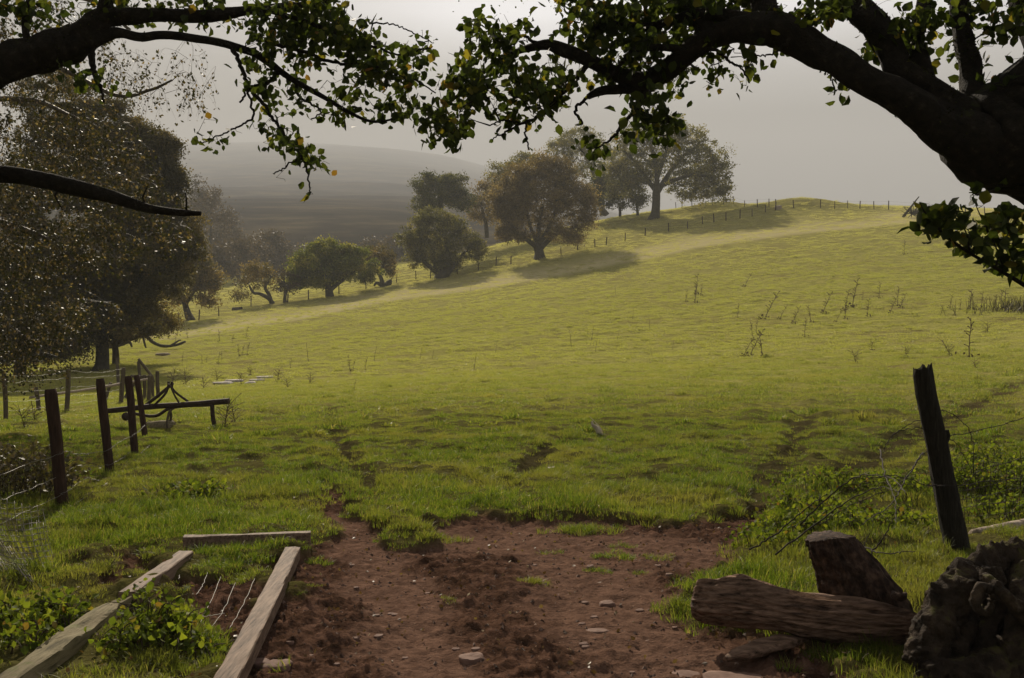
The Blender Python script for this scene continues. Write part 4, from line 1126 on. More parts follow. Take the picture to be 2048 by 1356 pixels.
# near fence on the left: four dark round posts and sagging barbed wire
NP = [((128, 1027), (103, 778), 12.0), ((222, 957), (200, 757), 8.6), ((271, 914), (257, 752), 7.2), ((292, 882), (273, 750), 5.6)]
pts = []
for (b, t, w) in NP:
    pb = hz(*b); Y = pb[1]
    pts.append((pb, np.array(P(t[0], t[1], Y)), w / F * Y))
root = empty('fence', pts[0][0], 'barbed wire fence of four dark round posts leading away on the left', 'fence')
for i, (pb, pt, r0) in enumerate(pts):
    o_ = place('post', post_geo(pb - np.array([0, 0, .15]), pt, r0, 14, i + 3, 0.035), M['post'], root)
def wpath(G, L, rg, r=0.0017, barbs=True):
    a = np.array([P(*q) for q in L])
    for p0, p1 in zip(a[:-1], a[1:]): sag_wire(G, p0, p1, 0.0, r, barbs, rg, 0.005)
Y1, Y2, Y3, Y4 = [p[0][1] for p in pts]
rg = np.random.default_rng(8)
for L in [[(-60, 975, 7), (0, 950, 7.7), (60, 925, 8.4), (106, 913, Y1 - .12), (127, 903, Y1 - .12), (159, 909, (Y1 * 2 + Y2) / 3), (206, 904, Y2 - .1), (221, 897, Y2 - .1), (245, 881, 12.6), (274, 866, Y3 - .1), (290, 850, Y4 - .1)],
          [(-60, 1030, 7), (0, 1000, 7.7), (53, 981, 8.5), (109, 956, Y1 - .12), (153, 931, 10), (206, 932, Y2 - .1), (224, 928, Y2 - .1), (262, 904, Y3 - .1), (289, 883, Y4 - .1)],
          [(-60, 1085, 7), (0, 1048, 7.7), (60, 1020, 8.5), (112, 995, Y1 - .12), (136, 981, Y1 - .12), (175, 955, 10), (198, 962, 10.8), (227, 954, Y2 - .1), (255, 930, 12.6), (300, 890, 14.5)],
          [(0, 1075, 7.4), (60, 1050, 8.2), (112, 1031, Y1 - .1), (141, 1016, Y1 - .1), (189, 981, 9.9), (215, 965, 10.6)]]:
    G = Geo(); wpath(G, L, rg); place('wire', G, M['wire'], root)

# stock fence further left with square netting, rail and gateway posts
SP = [((13, 840), (8, 745), 4.4), ((79, 822), (72, 774), 4.0), ((133, 823), (137, 738), 4.6), ((209, 800), (221, 765), 3), ((242, 806), (247, 735), 4.2), ((237, 772), (234, 716), 3.0)]
SP2 = [((281, 768), (277, 722), 3), ((290, 800), (289, 750), 3.4), ((297, 803), (300, 750), 4), ((307, 798), (305, 760), 3), ((316, 797), (315, 742), 3.6)]
def P3(bt):
    b, t, w = bt
    p = hz(*b); return p, np.array(P(t[0], t[1], p[1])), w / F * p[1]
A_ = [P3(x) for x in SP]
root = empty('fence', A_[0][0], 'wire stock fence with grey posts and a pale rail, behind the dark round posts', 'fence')
for i, (b, t, r0) in enumerate(A_): place('post', post_geo(b - np.array([0, 0, .1]), t, r0, 9, 20 + i), M['grey_post'], root)
seq = [0, 2, 4]
far_l = (A_[0][0] + np.array([-2.8, -1.2, 0]), A_[0][1] + np.array([-2.8, -1.2, 0]), 0)
for f in (0.02, 0.2, 0.38, 0.58, 0.8, 0.97):
    G = Geo(); ch = [far_l] + [A_[i] for i in seq]
    for a, c in zip(ch[:-1], ch[1:]): sag_wire(G, a[0] + (a[1] - a[0]) * f, c[0] + (c[1] - c[0]) * f, 0.09 if f > .9 else .03, 0.003, False, rg, 0.012)
    place('wire', G, M['wire'], root)
G = Geo()
ch = [far_l] + [A_[i] for i in seq]
for a, c in zip(ch[:-1], ch[1:]):
    L = np.linalg.norm(a[0] - c[0])
    for s in np.arange(0.3, L, 0.3):
        u = s / L; lo = a[0] * (1 - u) + c[0] * u; hi = a[1] * (1 - u) + c[1] * u
        tube(G, np.array([lo, lo + (hi - lo) * 0.8 - np.array([0, 0, .04])]), np.full(2, 0.0018), 3)
place('netting', G, M['wire'], root)
G = Geo(); a = np.array(P(60, 795, A_[1][0][1])); b = np.array(P(302, 757, P3(SP2[1])[0][1]))
sp = smooth_path(np.array([a, (a + b) / 2 + np.array([0, 0, -.03]), b]), 20); tube(G, sp, np.full(20, 0.035), 8, disp=bark(.1, 2, 4, 3))
place('rail', G, M['bleached'], root)
B_ = [P3(x) for x in SP2]
root = empty('gateway', B_[0][0], 'huddle of short posts and broken rails at the old gateway, behind the rusty implement', 'gateway')
for i, (b, t, r0) in enumerate(B_): place('post', post_geo(b - np.array([0, 0, .1]), t, r0, 9, 30 + i), M['grey_post'], root)
Yg = B_[1][0][1]
for L in [[(277, 718), (290, 735), (303, 752), (307, 765)], [(262, 752), (285, 754), (306, 753)], [(240, 815), (262, 775), (285, 755)]]:
    G = Geo(); a = smooth_path(np.array([P(q[0], q[1], Yg) for q in L]), 14); tube(G, a, np.full(14, 0.045), 7, disp=bark(.1, 2, 4, 3))
    place('rail', G, M['grey_post'], root)

# leaning rotten post on the right, with rusty barbed wire
pb = hz(1922, 1112); Y = pb[1]
root = empty('fence', pb, 'leaning rotten fence post on the right with rusty barbed wire and netting', 'fence')
pt = np.array(P(1845, 742, Y))
rw = 22 / F * Y
G = Geo(); n = 60; s = np.linspace(0, 1, n)[:, None]
p = (pb - np.array([0, 0, .2])) * (1 - s) + pt * s
p[:, 0] += np.sin(s[:, 0] * 5) * 0.006
rr = np.interp(s[:, 0], [0, .2, .6, .63, 1], [25, 22.5, 20, 20, 17]) / F * Y
tube(G, p, rr, 28, disp=bark(0.10, 4, 77, 4))
v = G.V[0]; sides = 28
for k in range(10):
    row = n - 1 - k
    a = np.arange(sides)
    v[row * sides:(row + 1) * sides, 2] += ((vnoise(a * 0.55, a * 0 + 3) * 0.6 + vnoise(a * 1.3, a * 0 + 9) * .4) * 0.05 + 0.015) * (1 - k / 10)
v[-1, 2] -= 0.05
Gk = Geo(); c0 = np.array(P(1893, 872, Y - .03))
tube(Gk, np.array([c0 + [0, 0, -.045], c0 + [.004, 0, 0], c0 + [0, 0, .045]]), np.array([.012, .022, .014]), 10, disp=bark(.2, 3, 4, 20))
place('post', G, M['rotten_post'], root)
place('knot', Gk, M['rotten_post'], root)
rg = np.random.default_rng(18)
for L, br in [([(1895, 873, Y), (1925, 869, Y), (1975, 856, Y + .1), (2048, 835, Y + .3), (2150, 800, Y + .6)], True),
          ([(1845, 838, Y), (1815, 850, Y - .1), (1785, 870, Y - .1), (1770, 890, Y - .1), (1768, 905, Y - .1)], False),
          ([(1848, 858, Y), (1815, 857, Y), (1790, 866, Y), (1775, 885, Y)], False),
          ([(1870, 815, Y), (1905, 828, Y), (1932, 850, Y + .1), (1948, 885, Y + .1), (1948, 950, Y + .1)], True),
          ([(1895, 873, Y), (1920, 893, Y), (1938, 930, Y + .1), (1945, 950, Y + .1)], False),
          ([(1860, 897, Y), (1830, 930, Y - .1), (1800, 965, Y - .2), (1770, 985, Y - .3), (1700, 1010, Y - .4), (1640, 1050, Y - .5)], True),
          ([(1890, 972, Y - .1), (1850, 970, Y - .15), (1790, 950, Y - .2), (1740, 955, Y - .2), (1700, 985, Y - .3)], False),
          ([(1860, 970, Y - .12), (1875, 971.5, Y - .13), (1912, 971, Y - .13), (1990, 962, Y + .1), (2100, 950, Y + .5)], False),
          ([(1905, 985, Y + .1), (1960, 940, Y + .3), (2048, 915, Y + .6), (2130, 900, Y + .9)], True)]:
    G = Geo(); wpath(G, L, rg, 0.003, br); place('wire', G, M['dark_wire'], root)
G = Geo()
for k in range(16):
    u = k / 15; x = 1905 + u * 230; yy = Y + .1 + u * .9
    top = 985 - u * 85 if k < 3 else 945 - u * 45
    tube(G, smooth_path(np.array([P(x, top, yy), P(x + rg.normal() * 3, (top + 1040) / 2, yy), P(x + rg.normal() * 4, 1050 - u * 20, yy)]), 8), np.full(8, 0.0022), 4)
for k in range(4):
    sag_wire(G, P(1905, 985 + k * 16, Y + .1), P(2135, 915 + k * 28, Y + 1.0), 0.03, 0.0022, False, rg, 0.006)
place('netting', G, M['dark_wire'], root)

# ------------------------------------------------------------------ old timber frame on the ground
def board(p0, p1, w, h, seed, bend=0.0, n=70, lift=0.0, rough=0.004, chew=0.0, ends=None):
    """a squared timber lying on the ground between two points, slightly worn"""
    p0, p1 = np.array(p0, float), np.array(p1, float)
    s = np.linspace(0, 1, n)[:, None]
    c = p0 * (1 - s) + p1 * s
    d = (p1 - p0) / np.linalg.norm(p1 - p0)
    side = np.cross(d, [0, 0, 1.0]); side /= np.linalg.norm(side); up = np.cross(side, d)
    c += side * np.sin(s * math.pi) * bend
    b = 0.006
    prof = np.array([(-w / 2 + b, 0), (-w / 2, b), (-w / 2, h * .5), (-w / 2, h - b), (-w / 2 + b, h), (-w / 6, h), (w / 6, h), (w / 2 - b, h), (w / 2, h - b), (w / 2, h * .5), (w / 2, b), (w / 2 - b, 0)])
    m = len(prof)
    S_ = s[:, 0][:, None] * np.linalg.norm(p1 - p0)
    pu = np.tile(prof[:, 0], (n, 1)); pz = np.tile(prof[:, 1], (n, 1))
    k = np.arange(m)[None, :]
    nn = fbm(S_ * 5 + 0 * k, k * 1.7 + 0 * S_, None, 3, seed) * rough
    pu = pu * (1 + nn * 8); pz = pz + nn * 1.2
    if chew:
        cz = np.clip(fbm(S_ * 2.4 + 0 * k, k * 0.35 + 0 * S_, None, 3, seed + 4) - 0.12, 0, 1) * chew
        pz = np.where(pz > h * .4, pz - cz, pz)
        pu = pu - np.clip(fbm(S_ * 3 + 0 * k, k * .2 + 0 * S_, None, 3, seed + 8), 0, 1) * chew * 0.5 * np.sign(pu)
    v = c[:, None, :] + side[None, None] * pu[:, :, None] + up[None, None] * pz[:, :, None]
    v = v.reshape(-1, 3)
    i, j = np.meshgrid(np.arange(n - 1), np.arange(m), indexing='ij'); j2 = (j + 1) % m
    q = np.stack([i * m + j, (i + 1) * m + j, (i + 1) * m + j2, i * m + j2], -1).reshape(-1, 4)
    G = Geo()
    v = np.vstack([v, v[:m].mean(0), v[-m:].mean(0)])
    jj = np.arange(m); k2 = (jj + 1) % m
    t1 = np.stack([np.full(m, n * m), jj, k2], -1)
    t2 = np.stack([np.full(m, n * m + 1), (n - 1) * m + k2, (n - 1) * m + jj], -1)
    G.add(v, [q, t1, t2]); return G
def pz_(px, row, z):      # point at height z above the datum plane seen at a pixel
    Y = (EYE - z) * F / (row - 678.0); return np.array([(px - 1024) / F * Y, Y, z])
h_ = 0.10
def onb(px, row): q = pz_(px, row, 0.125); q[2] = 0.03; return q
rA, rB = onb(585, 1092), onb(446, 1356)
rB2 = rB + (rB - rA) * 0.35
lA, lB = onb(372, 1100), onb(20, 1345)
lB2 = lB + (lB - lA) * 0.3
root = empty('gate_frame', (rA + lA) / 2, 'weathered timber frame with torn wire lying flat in the grass and mud', 'timber frame')
place('rail', board(rB2, rA, 0.108, 0.09, 3, bend=.012, rough=.006), M['timber'], root, smooth=False)
mid1 = lB + (lA - lB) * 0.56; mid2 = lB + (lA - lB) * 0.46
place('rail', board(mid1, lA, 0.11, 0.09, 5, chew=0.012), M['timber'], root, smooth=False)
place('rail', board(lB2, mid1 + (lB - lA) * 0.0 - (lA - lB) * 0.03, 0.13, 0.088, 6, chew=0.085), M['old_timber'], root, smooth=False)
cA, cB = onb(362, 1083), onb(618, 1075)
place('crossbar', board(cA + [0, .06, .02], cB + [0, .06, .02], 0.085, 0.105, 9, bend=.01, rough=.006), M['timber'], root, smooth=False)
G = Geo(); rg = np.random.default_rng(28)
for L in [[(418, 1152), (405, 1185), (392, 1205)], [(442, 1166), (425, 1210), (405, 1250), (402, 1262)], [(470, 1180), (450, 1230), (430, 1262), (408, 1290)], [(512, 1165), (495, 1205), (472, 1250), (458, 1275)],
          [(100, 1212), (97, 1245), (100, 1290)], [(135, 1225), (137, 1250)], [(360, 1155), (358, 1172)], [(400, 1250), (430, 1246), (450, 1243)]]:
    a = np.array([[*flat(*q), 0.045] for q in L]); a = smooth_path(a, 16); a += rg.normal(size=a.shape) * 0.002
    tube(G, a, np.full(16, 0.002), 4)
place('netting', G, M['wire'], root)

# crumpled wire netting leaning at the left edge
def netting():
    r = np.random.default_rng(44)
    Y = 6.6
    root = empty('wire_netting', (P(60, 1160, Y)[0], Y, 0.0), 'crumpled roll of fine wire netting leaning over the grass at the left edge', 'netting')
    G = Geo()
    def surf(u, v):   # u along, v up; curled sheet
        x = -30 + u * 190 + v * -110 + 16 * np.sin(v * 5 + u * 3)
        y = 1180 - v * 260 + 40 * np.sin(u * 2.2)
        d = Y - 0.35 * np.sin(u * 3.1) * 0.8 + 0.12 * v + 0.08 * np.sin(u * 17 + v * 6) + fbm(u * 5, v * 5, None, 3, 6) * 0.18
        return np.stack([(x - 1024) / F * d, d, np.maximum(EYE + (678 - y) / F * d, 0.02)], -1)
    for lay in range(2):
        for u in np.linspace(0, 1, 17):
            v = np.linspace(0, 1 - 0.35 * u + 0.1 * lay, 26); p = surf(u + 0 * v + lay * 0.02 + fbm(v * 4, v * 0 + u * 9, None, 2, lay) * 0.02, v); tube(G, p, np.full(len(v), 0.0021), 3)
        for v in np.linspace(0, 1, 24):
            u = np.linspace(0, 1, 44); u = u[v < (1 - 0.35 * u + 0.1 * lay)]
            if len(u) < 3: continue
            p = surf(u + 0.02 * lay, v + 0 * u + fbm(u * 14, u * 0 + v * 7, None, 2, 4 + lay) * 0.012); tube(G, p, np.full(len(u), 0.0021), 3)
    place('mesh', G, M['wire'], root)
netting()

# ------------------------------------------------------------------ farm implement
def implement():
    Y = 17.3
    b0 = hz(432, 862); Y = b0[1]
    root = empty('farm_implement', (P(340, 850, Y)[0], Y, b0[2]), 'rusty old farm implement with a long raised beam standing behind the fence posts', 'farm implement')
    def bar(name, L, r0, r1=None, sides=8, Yo=0.0, m='rust'):
        G = Geo(); a = np.array([P(q[0], q[1], Y + Yo) for q in L])
        a = smooth_path(a, max(8, len(L) * 6)) if len(L) > 2 else np.linspace(a[0], a[1], 10)
        tube(G, a, np.linspace(r0, r1 or r0, len(a)) / F * Y, sides, disp=bark(.08, 2, 3, 6)); return place(name, G, M[m], root)
    bar('beam', [(214, 822), (290, 814), (370, 809), (459, 802)], 5.2, 5.6)
    bar('crossbar', [(262, 826), (310, 832), (345, 815), (420, 810)], 3)
    bar('leg', [(424, 806), (426, 835), (431, 864)], 4.4, 4)
    bar('leg', [(285, 815), (318, 790), (346, 766)], 3.2, 3, Yo=.1)
    bar('strut', [(306, 813), (330, 788), (338, 768)], 2.4, Yo=-.1)
    bar('strut', [(340, 770), (352, 785), (376, 803)], 2.2, Yo=.1)
    bar('strut', [(340, 770), (350, 792), (358, 805)], 1.8, Yo=-.1)
    bar('pin', [(337, 775), (337, 763)], 2.6); bar('pin', [(344, 775), (344, 763)], 2.6, Yo=.08)
    for k in (0, 1):
        bar('hook', [(349, 815), (341, 820 + k), (337 + 5 * k, 830), (334 + 7 * k, 845), (335 + 8 * k, 855)], 2.6, 2.4, Yo=.12 * k, m='grey_post')
    # wheel hub hanging under the beam
    G = Geo(); c = np.array(P(252, 833, Y)); rr = 8.5 / F * Y
    t = np.linspace(-1, 1, 12); tube(G, c[None] + np.array([0, 0, 1.0])[None] * t[:, None] * rr, np.sqrt(np.maximum(1 - t ** 2, .02)) * rr, 14); place('counterweight', G, M['rust'], root)
    # low wooden drum under the beam
    G = Geo(); a = np.array(P(292, 858, Y + .2)); b = np.array(P(349, 855, Y + .1)); s = np.linspace(0, 1, 16)[:, None]
    R = np.interp(s[:, 0], [0, .06, .5, .94, 1], [.7, .95, 1.06, .95, .7]) * 15 / F * Y
    tube(G, a * (1 - s) + b * s, R, 24, disp=lambda A_, S_, R_: R_ * 0.03 * np.sign(np.sin(A_ * 9)))
    place('drum', G, M['old_timber'], root)
    for f in (0.12, 0.88):
        G = Geo(); c = a * (1 - f) + b * f; th = np.linspace(0, 2 * math.pi, 30)
        ax = (b - a) / np.linalg.norm(b - a); u = np.cross(ax, [0, 0, 1]); u /= np.linalg.norm(u); w = np.cross(ax, u)
        ring = c + (u[None] * np.cos(th)[:, None] + w[None] * np.sin(th)[:, None]) * 16.5 / F * Y
        tube(G, ring, np.full(30, .006), 5); place('hoop', G, M['rust'], root)
implement()

# ------------------------------------------------------------------ logs, stump, stones
def log_stub():
    Y = 5.25
    root = empty('log', (P(1600, 1250, Y)[0], Y, 0), 'fallen split log with a thick upright sawn stub, at the right edge of the mud', 'log')
    G = Geo()
    a = np.array([[*P(x, y, d), w / F * d] for x, y, d, w in [(1386, 1198, 5.26, 20), (1396, 1200, 5.25, 36), (1430, 1204, 5.22, 42), (1480, 1208, 5.18, 43), (1560, 1222, 5.12, 40), (1640, 1236, 5.06, 42), (1720, 1244, 5.02, 42), (1780, 1248, 5.02, 36), (1830, 1250, 5.05, 22), (1850, 1250, 5.06, 8)]])
    sp = smooth_path(a, 220)
    def dd(A_, S_, R_):
        x, y = np.cos(A_), np.sin(A_)
        ridge = np.abs(fbm(x * 5.5, y * 5.5, S_ * 1.3, 4, 11, .6))
        knot = np.exp(-(((S_ - .24) / .05) ** 2 + ((A_ - 4.2) / .3) ** 2)) * .25
        return R_ * (0.62 * (ridge ** .8 - .3) + .26 * fbm(x, y + 7, S_ * 3, 3, 12) + knot)
    tube(G, sp[:, :3], sp[:, 3], 90, disp=dd)
    place('trunk', G, M['log'], root)
    G = Geo()
    a = np.array([[*P(x, y, d), w / F * d] for x, y, d, w in [(1765, 1290, 5.3, 66), (1745, 1246, 5.3, 72), (1722, 1195, 5.3, 66), (1688, 1135, 5.3, 52), (1664, 1092, 5.3, 42), (1654, 1066, 5.3, 38)]])
    sp = smooth_path(a, 130)
    tube(G, sp[:, :3], sp[:, 3], 72, disp=lambda A_, S_, R_: R_ * (0.24 * (1 - 2 * np.abs(fbm(np.cos(A_) * 5, np.sin(A_) * 5, S_ * 1.6, 4, 15, .6))) + .10 * fbm(np.cos(A_), np.sin(A_), S_ * 5, 3, 16) - .05))
    v = G.V[0]; top = v[-74:]  # level saw cut
    zc = P(1655, 1070, 5.3)[2]
    m = v[:, 2] > zc; v[m, 2] = zc + (v[m, 2] - zc) * 0.10 + fbm(v[m, 0] * 40, v[m, 1] * 40, None, 3, 8) * .006
    w_ = fbm(v[:, 0] * 9, v[:, 1] * 9, v[:, 2] * 26 + v[:, 0] * 8, 4, 31); v[:, 0] += w_ * .020; v[:, 1] += w_ * .02
    place('stub', G, M['stub'], root)
    # curled bark folds at the foot of the stub
    for k, (x, y, l) in enumerate([(1786, 1184, 26)]):
        G = Geo(); p = smooth_path(np.array([P(x, y, 5.1), P(x + l * .2, y + 8, 4.98), P(x + l * .7, y + 9, 4.98), P(x + l, y + 4, 5.03)]), 24)
        tube(G, p, np.sin(np.linspace(0.15, 3.0, 24)) * .016 + .004, 10, disp=bark(.25, 3, k, 18)); place('bark_fold', G, M['stub'], root)
log_stub()

def mossy_root():
    root = empty('tree_stump', (*flat(1960, 1340), 0), 'gnarled mossy tree stump with knotted roots in the bottom right corner', 'stump')
    G = Geo()
    def lump(L, nseg, sides, seed, amp=.34):
        a = np.array([[*P(x, y, d), w / F * d] for x, y, d, w in L]); sp = smooth_path(a, nseg)
        tube(G, sp[:, :3], sp[:, 3], sides, disp=lambda A_, S_, R_: R_ * (amp * (1 - 2 * np.abs(fbm(np.cos(A_) * 2.4, np.sin(A_) * 3.4, S_ * 7, 5, seed, .6))) + amp * .9 * fbm(np.cos(A_) * 1.2, np.sin(A_) * 1.2, S_ * 3.5, 3, seed + 3) - .06))
    lump([(2000, 1420, 4.75, 125), (1995, 1330, 4.78, 112), (1995, 1250, 4.8, 84), (1990, 1190, 4.8, 50), (1985, 1150, 4.8, 20)], 120, 90, 3)
    lump([(1850, 1330, 4.5, 34), (1862, 1270, 4.5, 36), (1895, 1215, 4.55, 34), (1935, 1165, 4.6, 30), (1975, 1140, 4.7, 20)], 110, 44, 5)
    lump([(1925, 1150, 4.65, 24), (1965, 1128, 4.7, 24), (2010, 1120, 4.75, 26), (2060, 1115, 4.8, 30), (2120, 1120, 4.8, 30)], 90, 40, 6)
    lump([(2010, 1125, 4.75, 16), (2022, 1108, 4.75, 11), (2030, 1092, 4.75, 5)], 40, 24, 7, .15)
    lump([(1960, 1140, 4.6, 10), (2000, 1180, 4.35, 13), (2040, 1225, 4.3, 15), (2090, 1260, 4.3, 18)], 80, 24, 8, .15)
    lump([(1848, 1340, 4.5, 30), (1900, 1380, 4.4, 60), (2000, 1400, 4.4, 90), (2120, 1380, 4.4, 110)], 80, 60, 9)
    lump([(2130, 1400, 4.6, 130), (2110, 1300, 4.6, 120), (2090, 1200, 4.7, 80), (2085, 1140, 4.8, 30)], 90, 60, 10)
    lump([(1940, 1160, 4.5, 12), (1932, 1230, 4.56, 22), (1900, 1300, 4.52, 26), (1870, 1380, 4.48, 34)], 80, 24, 12)
    lump([(1990, 1130, 4.6, 14), (1996, 1200, 4.6, 20), (1966, 1290, 4.54, 22), (1990, 1400, 4.46, 30)], 80, 24, 13)
    lump([(2060, 1120, 4.7, 18), (2045, 1200, 4.5, 22), (2040, 1300, 4.4, 26), (2060, 1420, 4.3, 30)], 80, 24, 14)
    cc = np.array(P(2000, 1310, 4.85))
    for v in G.V:
        d = v - cc; d /= np.linalg.norm(d, axis=1)[:, None] + 1e-9
        w = fbm(v[:, 0] * 11, v[:, 1] * 11, v[:, 2] * 11, 4, 61, .6) * .055 + (np.abs(fbm(v[:, 0] * 24, v[:, 1] * 24, v[:, 2] * 14, 3, 62)) - .2) * .05
        v += d * w[:, None]; v[:, 0] += fbm(v[:, 2] * 9, v[:, 0] * 9, None, 2, 63) * .03
    place('roots', G, M['mossy'], root)
    G = Geo()
    th = np.linspace(0, 2 * math.pi, 40)
    c = np.array(P(1962, 1195, 4.38)); rx, rz = 17 / F * 4.4, 26 / F * 4.4
    tube(G, c[None] + np.stack([np.cos(th) * rx, -0.03 + 0 * th, np.sin(th) * rz], -1), np.full(40, .017) + fbm(th * 2, th * 0, None, 3, 5) * .01, 12, disp=bark(.3, 3, 2, 16))
    place('knot', G, M['mossy'], root)
mossy_root()

def rock(name, label, cat, px, row, wx, wy, h, seed, mat='stone', group=None, flat_top=0.6, Yv=None, hover=0.0):
    p = hz(px, row)
    if Yv: p = np.array([*flat(px, row), 0]); p[2] = ground(p[0], p[1])[0]
    nu, nv = 26, 14
    u = np.arange(nu) / nu * 2 * math.pi; v = np.linspace(0.02, math.pi - .02, nv)
    U, V = np.meshgrid(u, v)
    x, y, z = np.cos(U) * np.sin(V), np.sin(U) * np.sin(V), np.cos(V)
    sup = (np.abs(x) ** 3 + np.abs(y) ** 3 + np.abs(z) ** 3) ** (-1 / 3)
    d = sup * (1 + 0.34 * fbm(x * 1.4 + seed, y * 1.4, z * 1.4, 4, seed))
    X, Y_, Z = x * d * wx / 2, y * d * wy / 2, z * d * h
    Z = np.minimum(Z, h * flat_top * (1.05 + .15 * x + .1 * y) + fbm(x * 3, y * 3, None, 2, seed) * h * .08)
    vv = np.stack([X, Y_, Z], -1).reshape(-1, 3) + p - [0, 0, h * .12]
    i, j = np.meshgrid(np.arange(nv - 1), np.arange(nu), indexing='ij'); j2 = (j + 1) % nu
    q = np.stack([i * nu + j, (i + 1) * nu + j, (i + 1) * nu + j2, i * nu + j2], -1).reshape(-1, 4)
    G = Geo(); G.add(vv, [q, np.array([[*range(nu)][::1]])[:, :0]] if False else q)
    o = place(name, G, M[mat], origin=p); tag(o, label, cat, group)
    return o
rock('stone', 'flat-topped angular stone lying alone in the mud, bottom centre', 'stone', 943, 1320, .125, .10, .05, 1)
rock('stone', 'broad pinkish stone beside the timber rail, bottom left of the mud', 'stone', 556, 1335, .13, .12, .04, 2)
rock('stone', 'smaller pinkish stone touching the broad one beside the timber rail', 'stone', 522, 1324, .09, .09, .035, 3)
rock('stone', 'half-buried reddish stone in the middle of the mud right of the grass tufts', 'stone', 1215, 1200, .10, .08, .045, 4)
rock('stone', 'small upright reddish stone among the grass tufts in the mud', 'stone', 1181, 1138, .05, .05, .06, 5)
rock('stone', 'large flat pale slab at the bottom edge below the split plank', 'stone', 1475, 1362, .30, .22, .03, 6, flat_top=.35)
rock('stone', 'thin flat stone in the mud left of the pale slab', 'stone', 1372, 1338, .14, .10, .02, 7, flat_top=.4)
rock('stone', 'low stone ridge in the mud between centre stone and the log', 'stone', 1195, 1262, .13, .07, .02, 8, flat_top=.5)
rock('stone', 'little pale stone showing in the grass right of centre', 'stone', 1103, 946, .10, .08, .07, 9, 'pale_stone')
rg = np.random.default_rng(61)
for k in range(46):
    px, row = rg.uniform(500, 1600), rg.uniform(1110, 1350)
    x, y = flat(px, row); m_, _, _ = masks(np.array([x]), np.array([y]))
    if m_[0] < .9 or (px > 1370 and row > 1150): continue
    s = rg.uniform(.015, .04)
    rock('small_stone', 'small rounded pebble-like stone scattered in the gateway mud', 'stone', px, row, s * 1.3, s, s * .5, 100 + k, group='small stones scattered in the mud')
for k, (px, row, w) in enumerate([(447, 768, .9), (468, 764, .8), (515, 762, .7), (530, 757, .8), (500, 768, .4)]):
    rock('boulder', ['low pale boulder at the left of the stone line in the weeds', 'second pale boulder from the left in the weeds', 'pale boulder left of the end boulder in the pasture weeds', 'end pale boulder, furthest right of the stone line', 'small pale boulder, lowest of the stone line'][k], 'boulder', px, row, w, .5, .16, 150 + k, 'pale_stone')
rock('log_end', 'short weathered log lying in the grass under the dark tree', 'log', 326, 712, 1.1, .5, .3, 160, 'bleached')
rock('stump', 'small dark tree stump in grass between thorn tree and the fence', 'stump', 474, 620, 1.3, .8, .6, 161, 'far_bark')
rock('stump', 'small reddish stump on the brow below the skyline mound', 'stump', 1556, 420, 1.2, .8, 1.0, 162, 'bleached')

G = Geo(); s0 = pz_(1452, 1318, .05); s1 = pz_(1612, 1278, .06)
mid = (s0 + s1) / 2 + np.array([0, 0, .015])
a = smooth_path(np.array([s0, mid, s1]), 40)
tube(G, a, np.interp(np.linspace(0, 1, 40), [0, .15, .7, 1], [.018, .05, .055, .02]), 20, disp=bark(.22, 3, 4, 8), squash=(1, 1, .55))
tag(place('plank', G, M['log']), 'split slab of reddish wood lying in the mud below the log', 'plank')
G = Geo(); a = smooth_path(np.array([hit(1950, 1085), hit(2000, 1078), hit(2060, 1066), hit(2160, 1050)]) + [0, 0, .06], 40)
tube(G, a, np.full(40, .05), 16, disp=bark(.2, 3, 9, 6)); tag(place('log', G, M['bleached']), 'pale barkless branch on the ground right of the leaning post', 'log')
G = Geo(); b = hit(1196, 878); Yb = b[1]
a = smooth_path(np.array([P(x, y, Yb) for x, y in [(1184, 842), (1186, 850), (1195, 858), (1199, 868), (1206, 880)]]), 26)
tube(G, a, np.interp(np.linspace(0, 1, 26), [0, .5, 1], [.012, .034, .03]), 8, disp=bark(.2, 2, 9, 6))
a = smooth_path(np.array([P(x, y, Yb + .1) for x, y in [(1178, 832), (1192, 846), (1202, 858), (1206, 876)]]), 26)
tube(G, a, np.interp(np.linspace(0, 1, 26), [0, 1], [.005, .014]), 6)
tag(place('driftwood_stick', G, M['driftwood']), 'pale bleached forked stick standing up from the grass at centre', 'stick')
# fallen bough by the dark tree
G = Geo(); b = hit(300, 702); Yb = b[1]
for L, w in [([(215, 690), (240, 684), (262, 678), (290, 672), (305, 684), (325, 692), (352, 690), (371, 683)], 4.5), ([(218, 694), (240, 690), (258, 684), (264, 694)], 4), ([(286, 674), (290, 690), (292, 696)], 2.4), ([(340, 692), (356, 682), (362, 680)], 2)]:
    a = smooth_path(np.array([P(x, y, Yb) for x, y in L]), 40); tube(G, a, np.linspace(w, w * .45, 40) / F * Yb, 8, disp=bark(.15, 2, 3, 3))
tag(place('fallen_branch', G, M['far_bark']), 'long crooked fallen branch in the grass right of the dark tree trunk', 'branch')
G = Geo(); b = hit(1812, 436); Yb = b[1]; rg = np.random.default_rng(3)
a = np.array([P(1806, 434, Yb), P(1822, 414, Yb), P(1838, 393, Yb)]); tube(G, a, np.array([3, 2.2, 1]) / F * Yb, 6)
for k in range(40):
    x, y = rg.uniform(1800, 1868), rg.uniform(404, 436); s = np.array(P(1824, 428, Yb)); t = np.array(P(x, y, Yb + rg.normal() * .6))
    tube(G, smooth_path(np.array([s, (s + t) / 2 + rg.normal(size=3) * .3, t]), 8), np.linspace(.06, .02, 8), 4)
tag(place('dead_shrub', G, M['far_bark']), 'leafless dead shrub with a leaning bough on the brow', 'shrub')

